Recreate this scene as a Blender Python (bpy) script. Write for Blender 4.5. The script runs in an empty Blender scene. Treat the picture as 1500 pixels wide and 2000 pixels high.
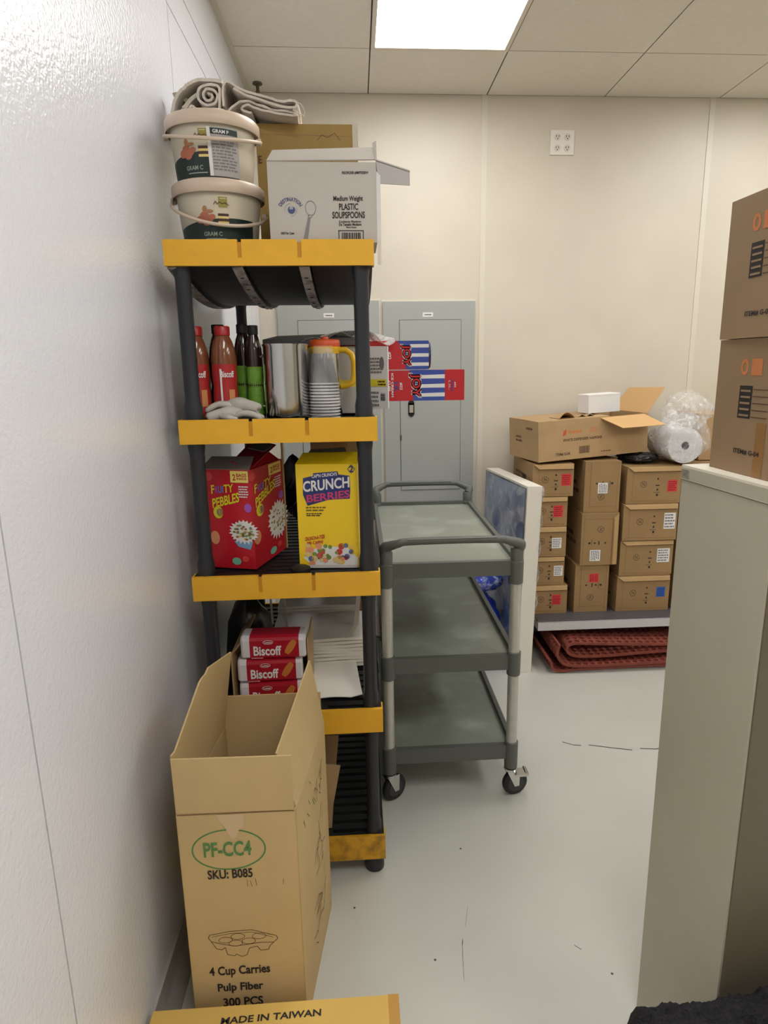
import bpy, bmesh, math, random
from math import sin, cos, pi, radians
from mathutils import Vector, Matrix, noise as mnoise
random.seed(7)
S = bpy.context.scene
COL = S.collection

# ------------------------------------------------------------------ camera
PITCH, YAW, ROLL = .222981, .061293, .0128443
_fwd = Vector((sin(YAW)*cos(PITCH), cos(YAW)*cos(PITCH), -sin(PITCH)))
_rt = Vector((cos(YAW), -sin(YAW), 0)); _dn = _fwd.cross(_rt)
_r2 = _rt*cos(ROLL)+_dn*sin(ROLL); _d2 = _dn*cos(ROLL)-_rt*sin(ROLL)
cam_d = bpy.data.cameras.new('camera'); cam = bpy.data.objects.new('camera', cam_d); COL.objects.link(cam)
M = Matrix.Identity(4)
for i in range(3):
    M[i][0] = _r2[i]; M[i][1] = -_d2[i]; M[i][2] = -_fwd[i]
M[2][3] = 1.54
cam.matrix_world = M
cam_d.sensor_fit = 'VERTICAL'; cam_d.sensor_height = 36; cam_d.sensor_width = 27
cam_d.lens = 36*1264.04/2000; cam_d.shift_x = -27.754/2000; cam_d.clip_start = .02
S.camera = cam

# ------------------------------------------------------------------ world, exposure
w = bpy.data.worlds.new('world'); S.world = w; w.use_nodes = True
w.node_tree.nodes['Background'].inputs[0].default_value = (1, .97, .92, 1)
w.node_tree.nodes['Background'].inputs[1].default_value = .3
S.view_settings.view_transform = 'Standard'; S.view_settings.look = 'None'
S.view_settings.gamma = 1; S.view_settings.use_curve_mapping = False
S.view_settings.exposure = 0.66
LAMP = 7.0          # radiance of the ceiling troffers
LAMP_COL = (1.0, .985, .96)

# ------------------------------------------------------------------ materials
def lin(c):
    return tuple((x/255/12.92 if x/255 <= .04045 else ((x/255+.055)/1.055)**2.4) for x in c)
MATS = {}
def mat(name, rgb, rough=.5, metal=0, var=0, vscale=8, bump=0, bscale=60, spec=.5, coat=0, rgb2=None, lo=.35, hi=.65, stretch=None, trans=0, bdist=.001):
    if name in MATS: return MATS[name]
    m = bpy.data.materials.new(name); m.use_nodes = True; MATS[name] = m
    nt = m.node_tree; b = nt.nodes['Principled BSDF']
    c = lin(rgb)
    b.inputs['Base Color'].default_value = (*c, 1)
    b.inputs['Roughness'].default_value = rough; b.inputs['Metallic'].default_value = metal
    b.inputs['Specular IOR Level'].default_value = spec; b.inputs['Coat Weight'].default_value = coat
    b.inputs['Transmission Weight'].default_value = trans
    tc = nt.nodes.new('ShaderNodeTexCoord'); src = tc.outputs['Object']
    if stretch:
        mp = nt.nodes.new('ShaderNodeMapping'); mp.inputs['Scale'].default_value = stretch
        nt.links.new(src, mp.inputs[0]); src = mp.outputs[0]
    if var or rgb2:
        n = nt.nodes.new('ShaderNodeTexNoise'); n.inputs['Scale'].default_value = vscale; n.inputs['Detail'].default_value = 6
        r = nt.nodes.new('ShaderNodeValToRGB'); nt.links.new(src, n.inputs['Vector']); nt.links.new(n.outputs['Fac'], r.inputs[0])
        r.color_ramp.elements[0].position = lo; r.color_ramp.elements[1].position = hi
        a = tuple(x*(1-var) for x in c); z = lin(rgb2) if rgb2 else tuple(min(1, x*(1+var)) for x in c)
        r.color_ramp.elements[0].color = (*(c if rgb2 else a), 1); r.color_ramp.elements[1].color = (*z, 1)
        nt.links.new(r.outputs[0], b.inputs['Base Color'])
    if bump:
        n2 = nt.nodes.new('ShaderNodeTexNoise'); n2.inputs['Scale'].default_value = bscale; n2.inputs['Detail'].default_value = 3
        bp = nt.nodes.new('ShaderNodeBump'); bp.inputs['Strength'].default_value = bump; bp.inputs['Distance'].default_value = bdist
        nt.links.new(src, n2.inputs['Vector']); nt.links.new(n2.outputs['Fac'], bp.inputs['Height']); nt.links.new(bp.outputs[0], b.inputs['Normal'])
    return m
def emis(name, col, st):
    m = bpy.data.materials.new(name); m.use_nodes = True; nt = m.node_tree; nt.nodes.clear()
    e = nt.nodes.new('ShaderNodeEmission'); o = nt.nodes.new('ShaderNodeOutputMaterial')
    e.inputs[0].default_value = (*col, 1); e.inputs[1].default_value = st; nt.links.new(e.outputs[0], o.inputs[0]); return m
def film(name, op=.2, col=(255, 255, 255), rough=.15, bs=30, strength=.6):
    m = bpy.data.materials.new(name); m.use_nodes = True; nt = m.node_tree; b = nt.nodes['Principled BSDF']
    b.inputs['Base Color'].default_value = (*lin(col), 1); b.inputs['Roughness'].default_value = rough
    b.inputs['Alpha'].default_value = op; b.inputs['Coat Weight'].default_value = 1; b.inputs['Coat Roughness'].default_value = rough
    tc = nt.nodes.new('ShaderNodeTexCoord'); n = nt.nodes.new('ShaderNodeTexNoise'); n.inputs['Scale'].default_value = bs
    n.inputs['Detail'].default_value = 5; n.inputs['Distortion'].default_value = 1.2
    bp = nt.nodes.new('ShaderNodeBump'); bp.inputs['Strength'].default_value = strength; bp.inputs['Distance'].default_value = .01
    nt.links.new(tc.outputs['Object'], n.inputs['Vector']); nt.links.new(n.outputs['Fac'], bp.inputs['Height']); nt.links.new(bp.outputs[0], b.inputs['Normal'])
    r = nt.nodes.new('ShaderNodeValToRGB'); r.color_ramp.elements[0].position = .45; r.color_ramp.elements[1].position = .68
    r.color_ramp.elements[0].color = (op,)*3+(1,); r.color_ramp.elements[1].color = (min(1, op*3.2),)*3+(1,)
    nt.links.new(n.outputs['Fac'], r.inputs[0]); nt.links.new(r.outputs[0], b.inputs['Alpha']); return m

WALL_L = mat('textured white wall board', (228, 230, 238), .23, bump=.65, bscale=120, bdist=.0024, spec=.7)
WALL_B = mat('cream wall board', (208, 200, 184), .42, var=.03, vscale=3, bump=.2, bscale=150, bdist=.001)
JOINT = mat('cream joint strip', (214, 207, 192), .4)
GAP = mat('dark seam', (84, 80, 76), .8)
CEIL = mat('ceiling tile vinyl', (228, 221, 207), .6, bump=.12, bscale=220, var=.02, vscale=40)
GRID = mat('ceiling grid paint', (222, 212, 196), .5)
FLOOR = mat('grey floor paint', (194, 194, 186), .27, var=.035, vscale=2.2, bump=.06, bscale=14, bdist=.002)
KRAFT = mat('kraft cardboard', (176, 145, 104), .78, var=.07, vscale=5, bump=.15, bscale=300, stretch=(1, 1, 2), bdist=.0006)
KRAFT_D = mat('darker kraft cardboard', (150, 120, 84), .75, var=.08, vscale=6, bump=.15, bscale=260, bdist=.0006)
KRAFT_T = mat('tall kraft cardboard', (198, 172, 124), .78, var=.05, vscale=5, bump=.15, bscale=300, bdist=.0006)
KRAFT_Y = mat('ochre kraft cardboard', (212, 176, 92), .7, var=.05, vscale=5, bump=.1, bscale=260, bdist=.0006)
KRAFT_O = mat('olive kraft cardboard', (158, 130, 72), .7, var=.07, vscale=6)
KRAFT_R = mat('brown kraft cardboard', (146, 120, 90), .75, var=.05, vscale=4, bump=.15, bscale=300, bdist=.0006)
TAPE = mat('brown packing tape', (150, 112, 70), .25)
CREASE = mat('cardboard crease', (120, 92, 58), .9)
INK = mat('black ink', (38, 34, 32), .7); INKB = mat('faded brown ink', (92, 66, 46), .8)
GREEN = mat('green ink', (84, 134, 76), .7); ORANGE = mat('faded orange ink', (196, 122, 72), .8)
YEL = mat('yellow plastic', (228, 172, 40), .4, var=.03, vscale=20, bump=.1, bscale=200)
YEL_D = mat('soiled yellow plastic', (214, 160, 34), .5, rgb2=(110, 78, 20), vscale=28, lo=.45, hi=.85)
YSLOT = mat('yellow slot shade', (196, 140, 20), .5)
BLACK = mat('black plastic', (15, 15, 17), .55, bump=.1, bscale=120)
POST = mat('black post plastic', (34, 37, 44), .4)
RIBM = mat('worn grey rib', (176, 168, 166), .6, rgb2=(90, 84, 84), vscale=30, lo=.45, hi=.7)
WHITE = mat('white card', (226, 224, 222), .6); WHITE_P = mat('white paper', (236, 232, 224), .8)
GREYC = mat('coated white carton', (186, 180, 172), .55, var=.015, vscale=9)
STEEL = mat('stainless steel', (205, 205, 205), .16, 1, bump=.05, bscale=30, stretch=(1, 1, .02))
CHROME = mat('chrome', (215, 215, 212), .2, 1)
ALU = mat('brushed aluminium tube', (196, 195, 188), .42, .5, var=.04, vscale=60)
ALU_R = mat('aluminium rack', (206, 206, 208), .35, .5)
TGREY = mat('grey trolley plastic', (90, 93, 87), .5, bump=.1, bscale=250)
TTOP = mat('worn trolley shelf plastic', (132, 136, 125), .42, rgb2=(162, 168, 158), vscale=7, lo=.5, hi=.8, bump=.1, bscale=250)
RUBBER = mat('black rubber', (26, 25, 26), .5)
PANEL = mat('grey enamel', (164, 167, 162), .4, bump=.05, bscale=200)
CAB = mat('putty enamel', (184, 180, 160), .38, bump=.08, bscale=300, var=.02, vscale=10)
CAB_F = mat('shaded putty enamel front', (104, 95, 78), .42)  # same enamel, with shade and brown reflection darkened into the colour
CABT = mat('lit putty enamel top', (222, 216, 200), .4)  # same enamel, with the light from above put into a paler colour
RED = mat('red card', (190, 30, 40), .4); DRED = mat('deep red wrapper', (168, 22, 42), .3); BLUE = mat('blue print', (48, 74, 165), .4)
MATR = mat('terracotta rubber', (128, 60, 47), .7, var=.15, vscale=20)
CREAM = mat('cream bucket plastic', (206, 197, 176), .35, coat=.2); LIDC = mat('blush lid plastic', (208, 188, 168), .35)
TOWEL = mat('off white terry', (216, 207, 196), .95, bump=.9, bscale=260, var=.07, vscale=30, bdist=.003)
FOAM = mat('white foam board', (226, 220, 208), .7, bump=.2, bscale=60)
DIFF = emis('lit diffuser', LAMP_COL, LAMP)
BAG = film('clear plastic bag', .13); WRAP = film('clear wrap', .07, bs=14); CUPM = film('clear cup plastic', .05, rough=.05, bs=4, strength=.05); RIMM = film('cup rim plastic', .4, rough=.1, bs=4, strength=.05)

# ------------------------------------------------------------------ mesh helpers
class MB:
    def __init__(s): s.v = []; s.f = []
    def add(s, vs, fs, T=None):
        o = len(s.v); s.v += [tuple(T @ Vector(p)) if T else tuple(p) for p in vs]; s.f += [tuple(i+o for i in f) for f in fs]; return s
    def box(s, x0, x1, y0, y1, z0, z1, T=None):
        return s.add([(x0,y0,z0),(x1,y0,z0),(x1,y1,z0),(x0,y1,z0),(x0,y0,z1),(x1,y0,z1),(x1,y1,z1),(x0,y1,z1)],
            [(0,3,2,1),(4,5,6,7),(0,1,5,4),(1,2,6,5),(2,3,7,6),(3,0,4,7)], T)
    def slab(s, a, b, c, d, t):
        a, b, c, d = map(Vector, (a, b, c, d)); n = (b-a).cross(d-a).normalized()*t
        return s.add([a, b, c, d, a+n, b+n, c+n, d+n], [(3,2,1,0),(4,5,6,7),(0,1,5,4),(1,2,6,5),(2,3,7,6),(3,0,4,7)])
    def lathe(s, prof, n=32, T=None, cap=True, a0=0, a1=2*pi):
        full = abs(a1-a0-2*pi) < 1e-6; m = n if full else n+1; vs = []; fs = []
        for r, z in prof:
            for i in range(m):
                a = a0+(a1-a0)*i/n; vs.append((r*cos(a), r*sin(a), z))
        for j in range(len(prof)-1):
            for i in range(n):
                k = (i+1) % m; fs.append((j*m+i, j*m+k, (j+1)*m+k, (j+1)*m+i))
        if cap and full:
            fs.append(tuple(reversed(range(m)))); fs.append(tuple((len(prof)-1)*m+i for i in range(m)))
        return s.add(vs, fs, T)
    def tube(s, pts, r, n=10, closed=False):
        pts = [Vector(p) for p in pts]; N = len(pts); rs = r if isinstance(r, (list, tuple)) else [r]*N
        vs = []; fs = []; up = Vector((0, 0, 1)); prev = None
        for i, p in enumerate(pts):
            if closed: t = pts[(i+1) % N]-pts[i-1]
            else: t = pts[min(i+1, N-1)]-pts[max(i-1, 0)]
            t.normalize()
            if prev is None:
                a = t.cross(up) if abs(t.dot(up)) < .95 else t.cross(Vector((1, 0, 0)))
            else: a = prev-t*prev.dot(t)
            a.normalize(); b = t.cross(a); prev = a
            for k in range(n):
                q = 2*pi*k/n; vs.append(p+(a*cos(q)+b*sin(q))*rs[i])
        for i in range(N if closed else N-1):
            j = (i+1) % N
            for k in range(n): fs.append((i*n+k, j*n+k, j*n+(k+1) % n, i*n+(k+1) % n))
        if not closed:
            fs.append(tuple(range(n))); fs.append(tuple((N-1)*n+k for k in reversed(range(n))))
        return s.add(vs, fs)
    def sheet(s, fn, nu, nv, t):
        P = [[Vector(fn(i/nu, j/nv)) for j in range(nv+1)] for i in range(nu+1)]; vs = []; W = nv+1; K = (nu+1)*W
        top = []; bot = []
        for i in range(nu+1):
            for j in range(nv+1):
                du = P[min(i+1, nu)][j]-P[max(i-1, 0)][j]; dv = P[i][min(j+1, nv)]-P[i][max(j-1, 0)]
                n = du.cross(dv); n = n.normalized() if n.length > 1e-12 else Vector((0, 0, 1))
                top.append(P[i][j]+n*t/2); bot.append(P[i][j]-n*t/2)
        fs = []
        for i in range(nu):
            for j in range(nv):
                q = (i*W+j, (i+1)*W+j, (i+1)*W+j+1, i*W+j+1); fs.append(q); fs.append(tuple(K+x for x in reversed(q)))
        for i in range(nu):
            for j in (0, nv):
                a, b = i*W+j, (i+1)*W+j; q = (a, a+K, b+K, b); fs.append(q if j == 0 else tuple(reversed(q)))
        for j in range(nv):
            for i in (0, nu):
                a, b = i*W+j, i*W+j+1; q = (a, b, b+K, a+K); fs.append(q if i == 0 else tuple(reversed(q)))
        return s.add(top+bot, fs)
    def build(s, name, m, parent=None, bevel=0, smooth=False, seg=2, fix=False):
        me = bpy.data.meshes.new(name); bm = bmesh.new()
        vs = [bm.verts.new(v) for v in s.v]
        for f in s.f:
            try: bm.faces.new([vs[i] for i in f])
            except ValueError: pass
        if fix: bmesh.ops.recalc_face_normals(bm, faces=bm.faces)
        if bevel:
            es = [e for e in bm.edges if len(e.link_faces) == 2 and e.calc_face_angle(0) > .6]
            bmesh.ops.bevel(bm, geom=es, offset=bevel, segments=seg, affect='EDGES', profile=.5)
        for f in bm.faces: f.smooth = smooth
        bm.to_mesh(me); bm.free(); me.materials.append(m)
        if smooth and hasattr(me, 'set_sharp_from_angle'): me.set_sharp_from_angle(angle=radians(45))
        o = bpy.data.objects.new(name, me); COL.objects.link(o)
        if parent: o.parent = parent
        return o
def thing(name, label, cat, loc=(0, 0, 0), rz=0, group=None, rot=None):
    o = bpy.data.objects.new(name, None); COL.objects.link(o); o.empty_display_size = .05
    o.location = loc; o.rotation_euler = rot or (0, 0, rz); o['label'] = label; o['category'] = cat
    if group: o['group'] = group
    return o
def tag(o, label, cat, group=None):
    o['label'] = label; o['category'] = cat
    if group: o['group'] = group
    return o
def struct(o): o['kind'] = 'structure'; return o
def copy_tree(o, parent=None):
    c = o.copy(); COL.objects.link(c)
    if parent: c.parent = parent
    for ch in list(o.children): copy_tree(ch, c)
    return c
def bx(name, m, parent, x0, x1, y0, y1, z0, z1, bevel=0, smooth=False):
    return MB().box(x0, x1, y0, y1, z0, z1).build(name, m, parent, bevel, smooth)
def T_at(x, y, z, rx=0, ry=0, rz=0):
    return Matrix.Translation((x, y, z)) @ Matrix.Rotation(rz, 4, 'Z') @ Matrix.Rotation(ry, 4, 'Y') @ Matrix.Rotation(rx, 4, 'X')

_tc = {}
def text_geo(s):
    if s in _tc: return _tc[s]
    cu = bpy.data.curves.new('t', 'FONT'); cu.body = s; cu.resolution_u = 3; cu.offset = .026
    o = bpy.data.objects.new('t', cu); COL.objects.link(o)
    dg = bpy.context.evaluated_depsgraph_get(); me = bpy.data.meshes.new_from_object(o.evaluated_get(dg))
    vs = [(v.co.x, v.co.y) for v in me.vertices]; fs = [tuple(p.vertices) for p in me.polygons]
    bpy.data.objects.remove(o); bpy.data.curves.remove(cu); bpy.data.meshes.remove(me)
    x0 = min(v[0] for v in vs); x1 = max(v[0] for v in vs); y0 = min(v[1] for v in vs); y1 = max(v[1] for v in vs)
    vs = [((x-x0)/(x1-x0), (y-y0)/(y1-y0)) for x, y in vs]
    _tc[s] = (vs, fs); return _tc[s]
def plane(o, u, v):
    o, u, v = Vector(o), Vector(u).normalized(), Vector(v).normalized(); n = u.cross(v)
    return lambda a, b, e: o+u*a+v*b+n*e
def FRONT(x0=0, y=0, z0=0): return plane((x0, y, z0), (1, 0, 0), (0, 0, 1))
def cyl(fr, a_c, cx=0, cy=0):    # fr(z) -> radius; a measured in metres round from angle a_c
    def f(a, b, e):
        r = fr(b)+e; th = a_c+a/fr(b); return Vector((cx+r*cos(th), cy+r*sin(th), b))
    return f
def spl(pts, rs, k=5):
    P = [Vector(p) for p in pts]; N = len(P); rs = rs if isinstance(rs, (list, tuple)) else [rs]*N; op = []; orr = []
    for i in range(N-1):
        p0, p1, p2, p3 = P[max(0, i-1)], P[i], P[i+1], P[min(N-1, i+2)]
        for q in range(k):
            t = q/k; op.append(.5*((2*p1)+(p2-p0)*t+(2*p0-5*p1+4*p2-p3)*t*t+(3*p1-p0-3*p2+p3)*t**3)); s_ = t*t*(3-2*t); orr.append(rs[i]*(1-s_)+rs[i+1]*s_)
    return op+[P[-1]], orr+[rs[-1]]
class Art:
    """flat print on a face: collects shapes in face coordinates (metres)"""
    def __init__(s, fn, parent, e=.0005): s.fn = fn; s.p = parent; s.e = e; s.d = {}
    def _g(s, name, m): return s.d.setdefault((name, m.name), (MB(), m))[0]
    def geo(s, name, m, vs, fs, layer=0, warp=None):
        e = s.e*(1+layer); s._g(name, m).add([s.fn(*(warp(a, b) if warp else (a, b)), e) for a, b in vs], fs)
    def rect(s, name, m, x0, x1, y0, y1, layer=0, n=1):
        vs = []; fs = []
        for i in range(n+1): vs += [(x0+(x1-x0)*i/n, y0), (x0+(x1-x0)*i/n, y1)]
        for i in range(n): fs.append((2*i, 2*i+2, 2*i+3, 2*i+1))
        s.geo(name, m, vs, fs, layer)
    def poly(s, name, m, pts, layer=0): s.geo(name, m, pts, [tuple(range(len(pts)))], layer)
    def text(s, t, m, x0, x1, y0, y1, layer=1, name='lettering', rot=0, warp=None, slope=0):
        vs, fs = text_geo(t)
        if rot == 90: vs = [(1-y, x) for x, y in vs]      # reads upward
        if rot == -90: vs = [(y, 1-x) for x, y in vs]     # reads downward
        vs = [(x0+a*(x1-x0), y0+b*(y1-y0)+slope*a*(x1-x0)) for a, b in vs]; s.geo(name, m, vs, fs, layer, warp)
    def ring(s, name, m, cx, cy, rx, ry, w, layer=0, n=40, a0=0, a1=2*pi):
        vs = []; fs = []
        for i in range(n+1):
            a = a0+(a1-a0)*i/n; vs += [(cx+rx*cos(a), cy+ry*sin(a)), (cx+(rx-w)*cos(a), cy+(ry-w)*sin(a))]
        for i in range(n): fs.append((2*i, 2*i+2, 2*i+3, 2*i+1))
        s.geo(name, m, vs, fs, layer)
    def disc(s, name, m, cx, cy, rx, ry=None, layer=0, n=20):
        ry = ry or rx; s.poly(name, m, [(cx+rx*cos(2*pi*i/n), cy+ry*sin(2*pi*i/n)) for i in range(n)], layer)
    def line(s, name, m, pts, w, layer=0):
        for (a, b), (c, d) in zip(pts, pts[1:]):
            L = math.hypot(c-a, d-b) or 1; nx, ny = -(d-b)/L*w/2, (c-a)/L*w/2
            s.geo(name, m, [(a-nx, b-ny), (c-nx, d-ny), (c+nx, d+ny), (a+nx, b+ny)], [(0, 1, 2, 3)], layer)
    def barcode(s, x0, x1, y0, y1, m, seed=1, layer=1, horizontal=False):
        r = random.Random(seed)
        L = (y1-y0) if horizontal else (x1-x0); t = 0
        while t < L-.001:
            wd = r.choice((.0012, .002, .0032))*L/.05
            if horizontal: s.rect('barcode', m, x0, x1, y0+t, min(y1, y0+t+wd), layer)
            else: s.rect('barcode', m, x0+t, min(x1, x0+t+wd), y0, y1, layer)
            t += wd+r.choice((.0012, .002))*L/.05
    def bars(s, m, x0, x1, y0, y1, rows, seed=2, layer=1, name='print'):
        r = random.Random(seed); h = (y1-y0)/rows
        for i in range(rows):
            y = y1-(i+1)*h+h*.25; x = x0
            while x < x1-.15*(x1-x0):
                wd = (x1-x0)*r.uniform(.08, .3); s.rect(name, m, x, min(x1, x+wd), y, y+h*.5, layer); x += wd+(x1-x0)*.04
    def done(s):
        for (n, _), (mb, m) in s.d.items(): mb.build(n, m, s.p)

# ================================================================== ROOM
XL, YB, ZC = -.505, 3.63, 2.87
XR, YF = 4.4, -2.2
fl = struct(bx('floor', FLOOR, None, XL-.1, XR+.1, YF-.1, YB+.1, -.08, 0))
wl = struct(bx('wall_left', GAP, None, XL-.12, XL-.004, YF, YB+.1, 0, ZC+.1))
wb = struct(bx('wall_back', GAP, None, XL-.004, XR, YB+.004, YB+.12, 0, ZC+.1))
struct(bx('wall_right', WALL_B, None, XR, XR+.1, YF, YB+.12, 0, ZC+.1))
struct(bx('wall_front', WALL_B, None, XL-.12, XR+.1, YF-.1, YF, 0, ZC+.1))
ys = [YF, -1.52, -.3, .92, 2.135, 3.36, YB]
for a, b in zip(ys, ys[1:]):
    for c, d in ((.0, 2.547), (2.547, 2.655), (2.655, ZC)):
        bx('wall_panel', WALL_L, wl, XL-.004, XL, a+.0022, b-.0022, c+.0018, d-.0018)
xs = [XL, .69, 1.885, 3.08, XR]
for a, b in zip(xs, xs[1:]):
    bx('wall_panel', WALL_B, wb, a, b, YB, YB+.004, 0, ZC)
for x in xs[1:-1]:
    bx('joint_strip', JOINT, wb, x-.014, x+.014, YB-.0035, YB, 0, ZC, .0012)
mb = MB(); prof = [(XL, .0), (XL+.035, .0), (XL+.03, .012), (XL+.012, .03), (XL+.006, .05), (XL+.006, .1), (XL, .104)]
mb.add([(x, YF, z) for x, z in prof]+[(x, YB, z) for x, z in prof], [(i, (i+1) % 7, 7+(i+1) % 7, 7+i) for i in range(7)])
struct(mb.build('baseboard_left', mat('grey cove base', (168, 166, 160), .45), None, smooth=True))
struct(bx('baseboard_back', mat('grey cove base', (0, 0, 0)), None, XL+.04, XR, YB-.008, YB, 0, .1, .003))

# ceiling: slab, tiles and lit troffers
ce = struct(bx('ceiling', GAP, None, XL-.12, XR+.1, YF-.1, YB+.12, ZC+.004, ZC+.1))
txs = [XL]+[-.505+.605+.6*k-.0 for k in range(0, 8)]
txs[1] = .098; txs = [XL, .098, .70, 1.31, 1.92, 2.53, 3.14, 3.75, XR]
tys = [YF, -1.72, -.50, .72, 1.94, 3.155, YB]
lights = {(1, 4), (4, 4), (1, 2), (4, 2), (2, 0), (6, 2)}  # only the panel over the trolley is seen; the others are added fill light
for i in range(len(txs)-1):
    for j in range(len(tys)-1):
        g = .003
        if (i, j) in lights:
            x0, x1, y0, y1 = txs[i]+g, txs[i+1]-g, tys[j]+g, tys[j+1]-g
            lt = thing('ceiling_light', {(1, 4): 'lit flat rectangular ceiling light panel above the shelving and trolley'}.get((i, j), 'unseen flat rectangular ceiling light panel added to brighten the room'), 'light', ((x0+x1)/2, (y0+y1)/2, ZC), group='ceiling light panels')
            hx, hy, f = (x1-x0)/2, (y1-y0)/2, .018
            MB().box(-hx, hx, -hy, -hy+f, -.006, .003).box(-hx, hx, hy-f, hy, -.006, .003).box(-hx, -hx+f, -hy+f, hy-f, -.006, .003).box(hx-f, hx, -hy+f, hy-f, -.006, .003).build('frame', GRID, lt)
            bx('diffuser', DIFF, lt, -hx+f, hx-f, -hy+f, hy-f, -.003, .001)
        else:
            bx('ceiling_tile', CEIL, ce, txs[i]+g, txs[i+1]-g, tys[j]+g, tys[j+1]-g, ZC, ZC+.004)
bx('edge_angle', JOINT, ce, XL, XL+.022, YF, YB, ZC-.004, ZC)
sp = thing('sprinkler_head', 'small dark sprinkler head on the ceiling in the far corner above the towels', 'sprinkler', (-.435, 3.52, ZC))
MB().lathe([(.022, -.001), (.024, -.006), (.009, -.008), (.007, -.03), (.012, -.04), (.004, -.043)], 14).build('body', mat('dark brass', (96, 84, 66), .5), sp, smooth=True)

# scuffs on the floor
SC = mat('floor scuff', (70, 68, 64), .6)
for pts, wd in (([(.818, 2.372), (.857, 2.346), (.888, 2.34)], .006), ([(.92, 2.341), (1.0, 2.315), (1.083, 2.291)], .006), ([(1.119, 2.299), (1.179, 2.29), (1.25, 2.30)], .006), ([(.284, 1.57), (.266, 1.50)], .003), ([(.252, 1.46), (.248, 1.444), (.24, 1.38), (.236, 1.34)], .01), ([(.55, 1.42), (.565, 1.405)], .003)):
    m_ = MB()
    for (a, b), (c, d) in zip(pts, pts[1:]):
        m_.add([(a, b-wd/2, .0004), (c, d-wd/2, .0004), (c, d+wd/2, .0004), (a, b+wd/2, .0004)], [(0, 1, 2, 3)])
    m_.build('scuff', SC, fl)
for x, y in ((-.045, 1.59), (-.168, 1.605), (.169, 1.404), (.62, 1.33), (.3, 1.8)):
    MB().lathe([(.0035, .0003), (.003, .0009)], 8, T_at(x, y, 0)).build('speck', SC, fl)

# outlet and electrical panels on the back wall
o = thing('wall_outlet', 'white four-socket outlet plate high on the cream back wall', 'outlet', (1.097, YB, 2.652))
bx('plate', mat('outlet plate', (228, 224, 214), .35), o, -.062, .062, -.007, 0, -.058, .058, .003)
for sx in (-.026, .026):
    for sz in (-.026, .026):
        sk = MB().lathe([(.017, 0), (.017, .003)], 16, T_at(sx, -.007, sz, rx=pi/2)).build('socket', mat('socket face', (214, 208, 196), .4), o)
        MB().box(sx-.008, sx-.005, -.0106, -.0102, sz-.002, sz+.008).box(sx+.005, sx+.008, -.0106, -.0102, sz-.002, sz+.008).lathe([(.003, 0), (.003, .0003)], 8, T_at(sx, -.0103, sz-.008, rx=pi/2)).build('slot', INK, sk)
def epanel(x0, x1, z0, z1, dx0, dx1, dz1, lab, latch, lx):
    t = thing('electrical_panel', lab, 'panel', ((x0+x1)/2, YB, z0), group='grey electrical panels on the back wall')
    hw = (x1-x0)/2; cx = (x0+x1)/2; H = z1-z0
    bx('trim_frame', JOINT, t, -hw-.008, hw+.008, -.004, 0, -.02, H+.012, .001)
    bx('cover', PANEL, t, -hw, hw, -.02, -.004, 0, H, .004)
    a, b, c = dx0-cx, dx1-cx, dz1-z0
    MB().box(a-.003, b+.003, -.0204, -.0198, .10, c+.003).build('door_gap', mat('panel gap', (84, 88, 86), .6), t, .0)
    d = bx('door', PANEL, t, a, b, -.024, -.0203, .103, c, .0012)
    if latch:
        MB().lathe([(.017, 0), (.017, .004)], 16, T_at(latch-cx, -.024, 1.335-z0, rx=pi/2)).lathe([(.017, 0), (.017, .004)], 16, T_at(latch-cx, -.024, 1.278-z0, rx=pi/2)).box(latch-cx-.017, latch-cx+.017, -.028, -.024, 1.278-z0, 1.335-z0).build('latch', BLACK, d)
        bx('latch_plate', CHROME, d, latch-cx-.011, latch-cx+.011, -.030, -.0275, 1.283-z0, 1.325-z0, .001)
        MB().box(a-.004, a+.004, -.027, -.024, 1.13-z0, 1.16-z0).build('lock_tab', mat('dark steel', (70, 66, 64), .4), d)
    bx('label', WHITE, t, lx-cx-.028, lx-cx+.028, -.0215, -.0195, 1.792-z0, 1.815-z0)
    A = Art(FRONT(lx-cx-.028, -.0215, 1.792-z0), t); A.bars(INK, .01, .046, .006, .016, 1, 4); A.done()
epanel(.153, .652, .746, 1.872, .242, .574, 1.775, 'grey electrical panel with black latch beyond the end of the trolley', .301, .395)
epanel(-.406, .133, .746, 1.878, -.30, .03, 1.778, 'grey electrical panel seen between the black posts of the shelving', 0, -.135)

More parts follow.
